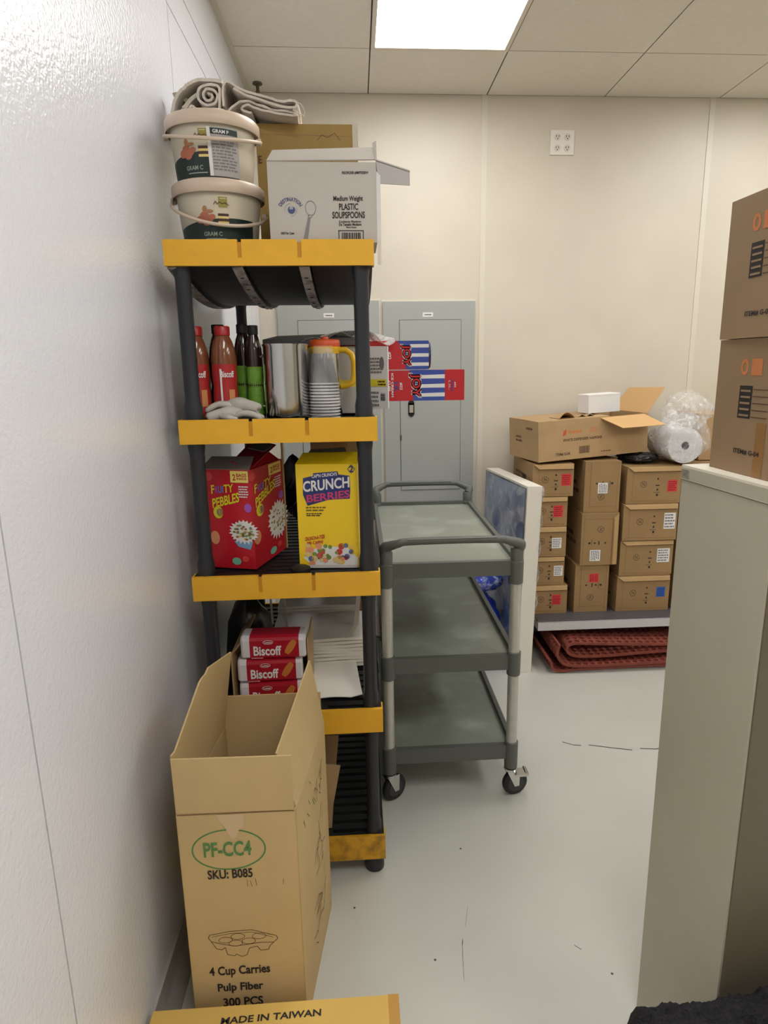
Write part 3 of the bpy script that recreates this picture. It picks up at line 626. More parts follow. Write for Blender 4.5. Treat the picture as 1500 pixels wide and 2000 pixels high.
rc = thing('cereal_box', 'red fruity cereal box with opened top on the third shelf', 'box', (-.300, 1.80, Z3), radians(-16))
w_, d_, h_ = .15, .225, .288
bx('body', mat('cereal red', (190, 26, 42), .35), rc, -w_, 0, 0, d_, 0, h_, .0015)
A = Art(FRONT(-w_, 0, 0), rc); pebbles(A, w_, h_); A.done()
A = Art(plane((0, 0, 0), (0, 1, 0), (0, 0, 1)), rc); pebbles(A, d_, h_, 1.7); A.done()
MB().slab((-w_, .0, h_), (-.002, .0, h_), (-.01, .05, h_+.03), (-w_+.01, .05, h_+.028), .002).build('top_flap', mat('greyboard', (130, 122, 116), .8), rc)
MB().slab((-.075, .03, h_+.012), (-.004, .02, h_+.004), (-.004, .2, h_+.045), (-.09, .2, h_+.05), .002).slab((0, .01, h_), (0, .21, h_), (-.055, .2, h_+.045), (-.065, .02, h_+.02), -.002).build('top_flap', mat('cereal red', (0, 0, 0)), rc)
MB().slab((-.06, .12, h_+.045), (-.01, .12, h_+.035), (-.01, .21, h_+.045), (-.06, .21, h_+.055), .002).build('top_flap', mat('greyboard', (0, 0, 0)), rc)
yc = thing('cereal_box', 'yellow berry cereal box with opened top on the third shelf', 'box', (-.004, 1.788, Z3), radians(-5))
w_, d_, h_ = .172, .078, .300
CY = mat('cereal yellow', (244, 206, 30), .35); bx('body', CY, yc, -w_, 0, 0, d_, 0, h_, .0015)
MB().slab((-w_, .0, h_), (0, 0, h_), (-.002, .045, h_+.028), (-w_+.015, .045, h_+.026), .002).build('top_flap', CY, yc)
MB().slab((-.152, .04, h_+.012), (-.03, .04, h_+.018), (-.04, .085, h_+.036), (-.14, .085, h_+.03), .002).build('top_flap', mat('greyboard', (0, 0, 0)), yc)
A = Art(FRONT(-w_, 0, 0), yc); NV = mat('navy berry print', (36, 46, 110), .4); MG = mat('berry magenta', (196, 60, 110), .4)
A.poly('print', NV, [(.018, .215), (.02, .262), (.045, .268), (.05, .276), (.118, .281), (.12, .272), (.151, .268), (.152, .228), (.15, .203), (.09, .2), (.03, .183)], 1)
A.text("CAP'N CRUNCH'S", WHITE, .045, .116, .262, .272, 3, slope=.1); A.text('CRUNCH', WHITE, .019, .15, .222, .253, 3, slope=.1)
A.text('BERRIES', MG, .028, .15, .192, .214, 3, slope=.12)
A.bars(mat('olive print', (110, 92, 30), .5), .025, .082, .166, .182, 2, 4, 2); A.bars(INK, .025, .07, .152, .163, 2, 4, 2)
A.text('2', NV, .150, .162, .278, .296, 2); A.ring('print', NV, .156, .287, .011, .013, .002, 2, 4)
A.text('CRUNCH-A-TIZE', RED, .018, .075, .080, .091, 3, slope=.15); A.text('ME CAPN!', RED, .024, .07, .069, .078, 3, slope=.1)
A.poly('picture', WHITE, [(.012, .03), (.03, .012), (.07, .004), (.13, .002), (.166, .004), (.168, .03), (.14, .06), (.07, .066), (.03, .052)], 1)
rr = random.Random(5)
for i in range(46):
    c = rr.choice(((200, 50, 50), (230, 190, 90), (120, 150, 60), (230, 150, 110), (90, 110, 150), (222, 196, 130), (200, 80, 70)))
    x, z = rr.uniform(.02, .155), rr.uniform(.014, .068)
    A.disc('picture', mat('berry %d %d %d' % c, c, .4), x, z, rr.uniform(.005, .0095), None, 2+i % 3, 9)
A.rect('print', mat('pale grey print', (206, 202, 196), .5), .02, .168, .0, .009, 4); A.done()
pk = thing('black_puck', 'black round plastic cap lying before the yellow cereal box', 'cap', (-.17, 1.765, Z3))
MB().lathe([(.001, 0), (.026, 0), (.028, .004), (.027, .013), (.02, .017), (.001, .018)], 24, cap=False).build('body', RUBBER, pk, smooth=True)
kb = thing('cardboard_carton', 'brown carton deep behind the yellow cereal box on the third shelf', 'carton', (-.06, 2.2, Z3))
bx('body', KRAFT_D, kb, -.1, .1, 0, .3, 0, .345, .004); A = Art(FRONT(-.1, 0, 0), kb); A.rect('packing_tape', TAPE, .075, .125, 0, .345); A.done()
pc = MB().sheet(lambda u, v: (-.34+.26*u, 2.1+.25*v, Z3+.12+.08*sin(u*9+v*4)*.5+.1*v+.05*mnoise.noise(Vector((u*5, v*5, 0)))), 20, 12, .002)
for i, v in enumerate(pc.v): pc.v[i] = (v[0], v[1], max(v[2], Z3+.002))
tag(pc.build('plastic_bag', mat('black bag film', (30, 28, 30), .25), None, smooth=True), 'crumpled black plastic bag in the dark behind the cereal boxes', 'bag')
st = thing('wooden_stick', 'pale wooden stick hanging in the gap above the red cereal box', 'stick', (-.235, 2.02, 1.24)); MB().tube([(0, 0, -.265), (0, 0, .1)], .0035, 8).build('body', mat('pale wood', (190, 160, 112), .7), st)

# ================================================================== fourth shelf
Z4 = .554
br = thing('carton_tray', 'torn cardboard tray holding the stack of red biscuit packs', 'carton', (-.27, 1.77, Z4))
MB().box(-.115, .115, .0, .2, 0, .004).box(-.115, -.111, 0, .2, .004, .17).box(.105, .109, .02, .2, .004, .2).box(-.111, .105, .196, .2, .004, .12).build('body', KRAFT, br)
MB().slab((-.113, .02, .17), (-.113, .19, .17), (-.07, .19, .222), (-.075, .03, .215), .004).build('lid_flap', KRAFT_D, br)
def pack(z, lab, x=-.27, rz=0):
    t = thing('biscuit_pack', lab, 'packet', (x, 1.778, z), rz, 'red biscuit packs on the fourth shelf')
    L, D, H = .0945, .075, .0715
    m_ = MB(); sec = [(0, .008), (0, H-.014), (.003, H-.005), (.012, H), (D-.01, H), (D, H-.01), (D, .01), (D-.01, 0), (.010, 0)]; N = len(sec)
    xs_ = [-L, -L+.006, L-.006, L]; vs = []
    for q, x_ in enumerate(xs_):
        k = .9 if q in (0, 3) else 1
        for y_, z_ in sec: vs.append((x_, D/2+(y_-D/2)*k, H/2+(z_-H/2)*k))
    fs = [(q*N+i, (q+1)*N+i, (q+1)*N+(i+1) % N, q*N+(i+1) % N) for q in range(3) for i in range(N)]+[tuple(range(N)), tuple(3*N+i for i in reversed(range(N)))]
    m_.add(vs, fs).build('wrapper', mat('white silver wrapper', (212, 208, 210), .25), t, fix=True)
    m_ = MB(); e = .0007; s2 = [(y_-e if y_ < D/2 else y_+e, z_+(e if z_ > H/2 else -e)) for y_, z_ in sec]
    vs = [(x_, y_, z_) for x_ in (-L+.026, L-.02) for y_, z_ in s2]
    m_.add(vs, [(i, N+i, N+(i+1) % N, (i+1) % N) for i in range(N)]).build('red_band', DRED, t, fix=True)
    A = Art(FRONT(-L, -e, 0), t, .0006); A.text('Biscoff', WHITE, .037, .118, .013, .043, 1); A.ring('emblem', WHITE, .080, .054, .015, .0065, .0012, 1, 24); A.text('Lotus', WHITE, .070, .090, .051, .057, 1)
    C_ = mat('caramel biscuit', (196, 118, 52), .5); cc = (.145, .038)
    A.poly('picture', C_, [(cc[0]+(.024*cos(a)*.5 if 1 else 0)-.012*sin(q), cc[1]) for a, q in ((0, 0),)]*3, 0) if 0 else None
    pts = []
    for i in range(20):
        a = 2*pi*i/20; lx = .024*max(-1, min(1, 1.25*cos(a))); ly = .0105*sin(a); pts.append((cc[0]+lx*cos(1.0)-ly*sin(1.0), cc[1]+lx*sin(1.0)+ly*cos(1.0)))
    A.poly('picture', C_, pts, 1); A.bars(mat('rose text', (220, 140, 150), .5), .03, .07, .002, .009, 1, 3, 1); A.done()
    return t
pack(Z4+.004, 'red biscuit pack at the bottom of the stack', -.272)
pack(Z4+.0765, 'red biscuit pack in the middle of the stack', -.274, radians(1.5))
pack(Z4+.149, 'red biscuit pack on top of the stack above the tall open carton', -.262, radians(-1))
# napkins
nap = thing('napkin_stack', 'thick stack of white paper napkins behind the single sheet on the fourth shelf', 'napkins', (-.15, 2.02, Z4-.002))
for i in range(9):
    dx = random.uniform(-.003, .003); MB().sheet(lambda u, v, i=i, dx=dx: (-.155+.31*u+dx, .24*v+random.uniform(-.0008, .0008), .006+.0115*i+.002*sin(u*7+i)), 10, 3, .0098).build('napkin_fold', WHITE_P, nap, smooth=False)
nap2 = thing('napkin_stack', 'grey-white pile of folded napkins rising behind the napkin stack', 'napkins', (-.16, 2.27, Z4-.002))
for i in range(12):
    MB().sheet(lambda u, v, i=i: (-.15+.30*u, .2*v, .006+.0105*i+.0015*sin(u*6+i)), 8, 3, .009).build('napkin_fold', WHITE_P, nap2)
ps = MB().sheet(lambda u, v: (-.15+.145*u-.02*v, 1.80+.225*v, Z4+.004+.012*max(0, u-.75)*4*(1-v)+.010*v*v+.004*sin(u*4+v*3)), 16, 12, .003)
tag(ps.build('paper_sheet', WHITE_P, None, smooth=True), 'curled white paper napkin sheet lying at the edge of the fourth shelf', 'napkin')
dc = thing('cardboard_carton', 'dark brown printed carton at the back of the fourth shelf', 'carton', (-.14, 2.475, Z4+.0))
bx('body', KRAFT_D, dc, -.15, .16, 0, .12, 0, .21, .003); A = Art(FRONT(-.15, 0, 0), dc); A.rect('print', INKB, .02, .2, .15, .185, 0); A.rect('print', KRAFT_D, .03, .19, .156, .18, 1); A.text('NAPKINS', INKB, .05, .17, .16, .176, 2) if 0 else A.bars(INKB, .05, .17, .16, .176, 1, 4, 2); A.done()
WST = mat('white strap', (176, 170, 160), .6)
for pts, lab in (([(-.001, 2.0, .90), (-.02, 1.98, .72), (-.052, 1.985, .672)], 'wide pale plastic strap slanting down beside the right-hand post'), ([(-.253, 2.0, .90), (-.25, 2.0, .79), (-.247, 2.02, .672)], 'narrow white strap hanging above the biscuit packs'), ([(-.305, 2.06, .90), (-.303, 2.06, .79), (-.300, 2.06, .70)], 'thin grey strap hanging nearest the wall above the napkins')):
    m_ = MB(); wd = .007 if 'wide' in lab else .0035
    for a, b in zip(pts, pts[1:]): m_.slab((a[0]-wd, a[1], a[2]), (b[0]-wd, b[1], b[2]), (b[0]+wd, b[1], b[2]), (a[0]+wd, a[1], a[2]), .0015)
    tag(m_.build('strap', WST, None), lab, 'strap')
bb = MB().lathe([(.001, 0), (.07, .0), (.08, .05), (.075, .15), (.05, .21), (.02, .25), (.001, .25)], 24, T_at(-.38, 2.1, Z4))
for i, v in enumerate(bb.v):
    n_ = mnoise.noise(Vector(v)*16)*.022; bb.v[i] = (v[0]+n_, v[1]+n_, max(v[2]+n_, Z4))
tag(bb.build('garbage_bag', mat('black bag film', (0, 0, 0)), None, smooth=True), 'crumpled black bag between napkins and wall on the fourth shelf', 'bag')
# bottom shelf cardboard
cs = MB().slab((-.30, 1.80, .128), (-.115, 1.80, .128), (-.083, 1.82, .42), (-.3, 1.82, .44), .004)
tag(cs.build('cardboard_sheet', KRAFT_D, None), 'flat brown cardboard sheet standing on the bottom shelf', 'cardboard')
cs = MB().slab((-.28, 1.775, .128), (-.112, 1.775, .128), (-.105, 1.775, .21), (-.28, 1.775, .23), .004).slab((-.28, 1.775, .23), (-.105, 1.775, .21), (-.079, 1.775, .345), (-.28, 1.775, .375), .004)
tag(cs.build('cardboard_sheet', KRAFT, None), 'torn paler cardboard piece in front on the bottom shelf', 'cardboard')

# ================================================================== tall open carton
tc = thing('open_carton', 'tall open cardboard carton printed with a green oval, standing on the floor before the shelving', 'carton', (-.285, 1.25, 0))
ox, oy = .285, -1.25
def L3(x, y, z): return (x+ox, y+oy, z)
TH = .004
MB().slab(L3(-.414, 1.25, 0), L3(-.158, 1.25, 0), L3(-.158, 1.25, .592), L3(-.413, 1.25, .596), -TH).build('front_panel', KRAFT_T, tc)
ff = MB().sheet(lambda u, v: L3(-.413+.253*u, 1.2525-.004*v, .598+.135*v-.004*u), 1, 1, TH).build('front_flap', KRAFT_T, tc)
def rx(t, z):   # side panel x: bulges with height
    return -.158+.045*t+.012*sin(pi*t)*sin(pi*min(1, z/.6))
MB().sheet(lambda u, v: L3(rx(u, v*.594), 1.254+.35*u, v*.594), 14, 10, TH).build('side_panel', KRAFT_T, tc, smooth=True)
MB().sheet(lambda u, v: L3(rx(u, .594)-v*(.034-.010*u), 1.258+.342*u-.004*v, .596+(.136+.066*u*(1 if u < .93 else .3))*v), 14, 3, TH).build('side_flap', KRAFT_T, tc, smooth=True)
MB().sheet(lambda u, v: L3(-.414+.035*u, 1.254+.35*u, v*.594), 10, 4, TH).build('side_panel', KRAFT_T, tc)
def lf(u): return .140 if u < .05 else (.14+.1*(u-.05)/.45 if u < .5 else (.232 if u < .6 else .24-.06*(u-.6)))
MB().sheet(lambda u, v: L3(-.414+.035*u+v*.032*u, 1.256+.345*u, .596+lf(u)*v), 20, 3, TH).build('side_flap', KRAFT_T, tc)
MB().sheet(lambda u, v: L3(-.376+.258*u, 1.604, .684*v), 8, 6, TH).build('back_panel', KRAFT_T, tc)
MB().slab(L3(-.41, 1.254, .002), L3(-.158, 1.254, .002), L3(-.12, 1.6, .002), L3(-.39, 1.6, .002), TH).build('bottom_panel', KRAFT_T, tc)
A = Art(FRONT(ox, 0, 0), tc, .0006)     # a = world x, b = z
A.ring('emblem', GREEN, -.307, .503, .081, .052, .0035, 0, 60); A.text('PF-CC4', GREEN, -.362, -.258, .486, .524); A.text('SKU: B085', INK, -.358, -.259, .429, .453)
A.text('4 Cup Carriers'.replace('riers', 'ries'), INK, -.374, -.235, .16, .192); A.text('Pulp Fiber', INK, -.358, -.253, .115, .144); A.text('300 PCS', INK, -.348, -.256, .077, .102)
A.line('print', INKB, [(-.272, .424), (-.272, .404)], .001); A.line('print', INKB, [(-.266, .42), (-.262, .403)], .001); A.line('print', INKB, [(-.254, .425), (-.252, .405)], .001); A.line('print', INKB, [(-.192, .42), (-.193, .405)], .001)
A.poly('torn_patch', mat('torn paper', (206, 180, 146), .9), [(-.328, .592), (-.268, .592), (-.272, .56), (-.282, .552), (-.288, .535), (-.297, .53), (-.303, .54), (-.31, .556), (-.322, .575)], 1)
A.line('crease', CREASE, [(-.412, .5955), (-.160, .5925)], .0022)
cx_, cz_ = -.291, .25
rim = [(-.078, .022), (-.075, .03), (-.03, .037), (.02, .038), (.075, .018), (.078, .010), (.068, .0), (.04, .002), (-.02, -.004), (-.05, .004), (-.072, .012), (-.078, .022)]
A.line('drawing', INKB, [(cx_+a, cz_+b) for a, b in rim], .0014)
A.line('drawing', INKB, [(cx_+a, cz_+b) for a, b in [(-.07, .025), (-.03, .031), (.02, .032), (.068, .014)]], .0009)
A.line('drawing', INKB, [(cx_+a, cz_+b) for a, b in [(-.072, .012), (-.062, -.008), (-.05, -.012), (-.042, -.006), (-.038, -.026), (-.022, -.031), (-.018, -.026), (-.006, -.034), (.006, -.03), (.012, -.012), (.03, -.008), (.038, -.02), (.055, -.019), (.06, -.008), (.068, .0)]], .0014)
for dx, dz in ((-.04, .014), (-.012, .022), (.012, .008), (.036, .02), (-.018, .004)): A.ring('drawing', INKB, cx_+dx, cz_+dz, .016, .0085, .0011, 0, 18)
A.done()
A = Art(lambda a, b, e: Vector(L3(rx(a/.35, b)+.0022+e, 1.254+a, b)), tc, .0006); r = random.Random(11)
for k in range(34):
    b = .12+.40*r.random(); a = .09+.12*r.random()+.1*(b-.3); A.line('print', INKB, [(a, b), (a+r.uniform(.01, .05), b+r.uniform(-.03, .03)), (a+r.uniform(.0, .05), b+r.uniform(-.04, .04))], .0018)
for k in range(8):
    b = .5+.08*r.random(); a = .05+.2*r.random(); A.line('print', GREEN, [(a, b), (a+r.uniform(.005, .02), b-r.uniform(.01, .03))], .002)
A.done()

# flat carton in the foreground
fc = thing('flat_carton', 'flat yellowish cardboard carton lying on the floor nearest the camera', 'carton', (-.2, 1.07, 0))
bx('body', KRAFT_Y, fc, -.292, .256, -.40, .135, 0, .13, .004)
bx('edge_tape', mat('ochre tape', (186, 140, 62), .5), fc, .236, .2605, -.40, .1354, .0, .1306, .003)
A = Art(plane((0, 0, .13), (1, 0, 0), (0, 1, 0)), fc); A.text('MADE IN TAIWAN', INK, -.135, .085, .092, .108, 1, slope=.02); A.done()

# ================================================================== trolley
tr = thing('utility_trolley', 'grey three-shelf utility trolley with aluminium posts beside the shelving', 'trolley', (.304, 2.05, 0))
tw, tl = .2415, 1.01
for zt_, zb_, m_top in ((.897, .845, TTOP), (.556, .500, TTOP), (.208, .152, TTOP)):
    m_ = MB(); m_.box(-tw+.03, tw-.03, .0, .02, zb_, zt_).box(-tw+.03, tw-.03, tl-.02, tl, zb_, zt_).box(-tw+.008, -tw+.024, .02, tl-.02, zb_, zt_).box(tw-.024, tw-.008, .02, tl-.02, zb_, zt_)
    m_.build('shelf_rim', TGREY, tr, .003)
    bx('shelf', m_top, tr, -tw+.024, tw-.024, .02, tl-.02, zb_+.01, zt_-.016)
for sx_ in (-1, 1):
    for y_ in (.01, tl-.01):
        x_ = sx_*(tw-.022)
        MB().lathe([(.019, .14), (.019, .90)], 24, T_at(x_, y_, 0)).build('post', ALU, tr, smooth=True)
        for a, b in ((.115, .218), (.478, .566), (.815, .895)): MB().lathe([(.0205, a), (.0235, a+.002), (.0245, b-.002), (.0215, b)], 24, T_at(x_, y_, 0)).build('collar', TGREY, tr, smooth=True)
        MB().lathe([(.021, .897), (.0215, .935), (.019, .94)], 24, T_at(x_, y_, 0)).build('handle_socket', TGREY, tr, smooth=True)
for y_, s_ in ((.01, -1), (tl-.01, 1)):
    yo = y_+s_*.03
    pts = [(-tw+.022, y_, .935), (-tw+.018, y_+s_*.006, .953), (-tw+.035, y_+s_*.018, .963), (-tw+.062, yo, .973), (-tw+.085, yo, .978), (-.05, yo, .980), (.05, yo, .980), (tw-.085, yo, .978), (tw-.062, yo, .974), (tw-.035, y_+s_*.018, .964), (tw-.012, y_+s_*.008, .953), (tw-.018, y_, .935)]
    MB().tube(*spl(pts, [.019, .0185, .016, .0135, .0125, .0125, .0125, .0125, .0135, .016, .0185, .019], 4), 16).build('handle', TGREY, tr, smooth=True)
    g_ = MB()
    for k in range(3): g_.tube([(-tw+.09, yo-.0115+k*.008, .9885+(.001 if k == 1 else 0)), (tw-.1, yo-.0115+k*.008, .9885+(.001 if k == 1 else 0))], .0018, 6)
    g_.build('grip_ridge', mat('grip ridge', (124, 126, 120), .5), tr)
for sx_, y_, steer, brake in ((-1, .01, 35, False), (1, .01, 14, True), (-1, tl-.01, -20, False), (1, tl-.01, 160, False)):
    x_ = sx_*(tw-.022); st_ = radians(steer)
    T = T_at(x_, y_, 0, rz=st_)
    wz = T @ Matrix.Translation((.018, 0, .0485)) @ Matrix.Rotation(pi/2, 4, 'X')
    c_ = MB().lathe([(.012, -.012), (.042, -.0125), (.0465, -.009), (.0485, -.004), (.0485, .004), (.0465, .009), (.042, .0125), (.012, .012)], 32, wz, cap=True).build('wheel', RUBBER, tr, smooth=True)
    MB().lathe([(.010, -.0145), (.031, -.0135), (.031, .0135), (.010, .0145)], 24, wz).build('hub', mat('dark hub', (52, 50, 52), .35), c_, smooth=True)
    f_ = MB().lathe([(.022, .100), (.024, .104), (.024, .112), (.012, .116)], 20, T)
    for q in (-.0185, .016):
        f_.add([T @ Vector(p) for p in ((-.02, q, .104), (.03, q, .104), (.028, q, .04), (.010, q, .04), (-.02, q+.0025, .104), (.03, q+.0025, .104), (.028, q+.0025, .04), (.010, q+.0025, .04))], [(0,1,2,3),(7,6,5,4),(0,4,5,1),(1,5,6,2),(2,6,7,3),(3,7,4,0)])
    f_.build('fork', CHROME, tr)
    if brake:
        MB().box(.0, .05, -.03, .012, .098, .106, T_at(x_+.008, y_-.012, 0, rz=0)).tube([(x_+.05, y_-.03, .104), (x_+.05, y_+.005, .104)], .006, 10).build('brake_lever', CHROME, tr, .001)

# ================================================================== filing cabinet, cartons on it, bag
cbn = thing('metal_cabinet', 'tall putty-coloured metal cabinet with cartons on top', 'cabinet', (.640, 1.229, 0), radians(4.7))
# local: -Y runs toward camera, +X to the right
CD, CW = .262, .75
bx('body', CAB, cbn, 0, CW, -CD, 0, .0, 1.312, .006, True)
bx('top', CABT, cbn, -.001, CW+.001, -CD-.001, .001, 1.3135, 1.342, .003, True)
MB().box(-.0022, 0, -CD, 0, 1.316, 1.338).build('top_lip', CAB, cbn)
MB().box(-.0009, 0, -CD+.004, -.004, 1.312, 1.3135).build('lip_gap', mat('cabinet seam', (104, 100, 86), .6), cbn)
MB().box(-.0028, -.002, -.028, -.001, 1.316, 1.334).build('scuff', mat('grey scuff', (120, 116, 106), .7, rgb2=(170, 165, 146), vscale=60), cbn)
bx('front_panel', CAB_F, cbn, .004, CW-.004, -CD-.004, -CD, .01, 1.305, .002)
def bigbox(z0, h, yaw, lab, dx, grp, tape):
    t = thing('cardboard_carton', lab, 'carton', (.676+dx, 1.197, z0), radians(yaw), grp)
    W_, D_ = .42, .42
    bx('body', KRAFT_R, t, 0, W_, -D_, 0, 0, h, .0025)
    A = Art(plane((0, 0, 0), (0, -1, 0), (0, 0, 1)), t)
    A.ring('emblem', ORANGE, .078, h-.048, .011, .014, .006, 0, 20); A.rect('print', ORANGE, .097, .125, h-.062, h-.034, 0)
    A.rect('print', INK, .070, .105, h*.42, h*.66, 0)
    for i in range(5): A.rect('print', KRAFT_R, .074+.001*(i % 2), .101, h*(.435+i*.045), h*(.435+i*.045)+.0035, 1)
    for i in range(5): A.rect('print', INKB, .108, .15, h*(.43+i*.05), h*(.43+i*.05)+.002, 1)
    A.text('ITEM# G-04', INK, .07, .14, h*.15, h*.19, 1)
    if tape: A.rect('packing_tape', TAPE, .125, .15, 0, h*.4, 0)
    A.done(); return t
bigbox(1.3425, .235, 3, 'brown carton directly on the metal cabinet, beneath another carton', 0, 'brown cartons on the metal cabinet', True)
bigbox(1.5785, .235, 1.5, 'upper brown carton of the two on the metal cabinet', -.003, 'brown cartons on the metal cabinet', False)
kb_ = MB(); NK = mat('black knit', (20, 18, 24), .95, var=.5, vscale=120, bump=1, bscale=160, bdist=.008)
def kf(u, v):
    x = .445+.57*u; a = pi*v; e_ = min(1, u/.06)**.5
    n_ = mnoise.noise(Vector((x*30, a*4, 0)))*.008+mnoise.noise(Vector((x*95, a*14, 3)))*.006
    top = (.405+.05*min(1, u*1.6)+.006*sin(u*15))*(.93+.07*e_)
    return (x, .875-cos(a)*(.075*e_+n_), max(0.001, top*sin(a)**.35+n_*1.3))
kb_.sheet(kf, 90, 50, .004)
tag(kb_.build('knit_bag', NK, None, smooth=True), 'black fuzzy knitted bag slumped before the metal cabinet', 'bag')

# ================================================================== picture board by the trolley
bd_ = thing('picture_board', 'white foam-edged picture board wrapped in clear plastic, standing behind the trolley', 'board', (.853, 3.0, 0), radians(8), rot=(0, radians(1.6), radians(8)))
bx('foam_body', FOAM, bd_, -.075, 0, 0, .6, .0, .965, .008, True)
bx('bezel', mat('dark bezel', (44, 46, 52), .4), bd_, -.0775, -.075, .012, .592, .03, .955, .001)
pic = bpy.data.materials.new('blue picture print'); pic.use_nodes = True
nt = pic.node_tree; b_ = nt.nodes['Principled BSDF']; b_.inputs['Roughness'].default_value = .3; b_.inputs['Coat Weight'].default_value = .5
tcn = nt.nodes.new('ShaderNodeTexCoord'); nn = nt.nodes.new('ShaderNodeTexNoise'); nn.inputs['Scale'].default_value = 3.5; nn.inputs['Detail'].default_value = 2
rp = nt.nodes.new('ShaderNodeValToRGB'); e_ = rp.color_ramp.elements; e_[0].position = .4; e_[0].color = (*lin((34, 60, 120)), 1); e_[1].position = .6; e_[1].color = (*lin((126, 146, 172)), 1)
nt.links.new(tcn.outputs['Object'], nn.inputs['Vector']); nt.links.new(nn.outputs['Fac'], rp.inputs[0]); nt.links.new(rp.outputs[0], b_.inputs['Base Color'])
bx('picture', pic, bd_, -.0785, -.0774, .02, .584, .04, .947)
MB().sheet(lambda u, v: (-.083-.004*sin(u*11+v*5)-.003*sin(v*23), .0+.6*u, .03+.93*v), 26, 30, .0004).build('plastic_wrap', WRAP, bd_, smooth=True)
MB().sheet(lambda u, v: (.004+.020*abs(sin(v*17+u*3))*u, -.005+.012*sin(v*31)+.05*u, .28+.68*v), 5, 40, .0004).build('plastic_fringe', film('wrap fringe', .3, bs=40), bd_, smooth=True)

# blue bags behind the trolley
def lump(name, m_, c, r, lab, cat, amp, fz, seed=0, ns=3, pinch=0):
    bm = bmesh.new(); bmesh.ops.create_icosphere(bm, subdivisions=ns+1, radius=1)
    for v in bm.verts:
        d = v.co.normalized(); n_ = mnoise.noise(d*fz+Vector((seed, 0, 0)))+.5*abs(mnoise.noise(d*fz*2.3+Vector((0, seed, 0))))
        q = 1+amp*n_; v.co = Vector((c[0]+r[0]*d.x*q, c[1]+r[1]*d.y*q, max(c[2]+r[2]*d.z*q, c[2]-r[2])))
    me = bpy.data.meshes.new(name); 
    for f in bm.faces: f.smooth = True
    bm.to_mesh(me); bm.free(); me.materials.append(m_); o = bpy.data.objects.new(name, me); COL.objects.link(o); return tag(o, lab, cat)
lump('plastic_bag', mat('deep blue bag', (24, 52, 170), .3, coat=.3), (.585, 3.23, .185), (.148, .12, .185), 'deep blue plastic bag on the floor behind the trolley', 'bag', .12, 3, 2)
lump('wrapped_bundle', mat('blue foil film', (60, 76, 170), .18, .3, rgb2=(190, 196, 220), vscale=26, lo=.5, hi=.66, bump=.8, bscale=26, bdist=.01), (.60, 3.23, .43), (.142, .11, .06), 'shiny blue bundle in clear plastic resting on the deep blue bag', 'bundle', .14, 5, 5)

# ================================================================== rack, cartons, mats
ZD = .25
rk = thing('low_rack', 'low aluminium rack carrying the stacked cartons over the rubber mats', 'rack', (1.4, 3.06, 0))
MB().box(-.50, .60, .0, .03, .198, .240).box(-.50, .60, .46, .49, .198, .240).box(-.50, -.47, .03, .46, .2, .238).box(.57, .60, .03, .46, .2, .238).build('frame', ALU_R, rk, .003)
bx('deck', mat('dark rack deck', (92, 90, 92), .4, .3), rk, -.50, .60, .012, .48, .2405, .25)
for x_ in (-.485, .585):
    for y_ in (.465,): bx('leg', ALU_R, rk, x_-.014, x_+.014, y_-.014, y_+.014, 0, .2)
for x_ in (.585,): bx('leg', ALU_R, rk, x_-.014, x_+.014, .002, .028, 0, .2)
bx('leg', ALU_R, rk, -.499, -.471, .2, .228, 0, .2)
REDL = mat('red sticker', (212, 52, 56), .5); BLUL = mat('blue sticker', (40, 92, 176), .5); KR2 = mat('stack kraft cardboard', (150, 120, 80), .75, var=.06, vscale=6, bump=.12, bscale=260, bdist=.0006); FLAPM = mat('stack flap cardboard', (178, 145, 100), .7, var=.04, vscale=6)
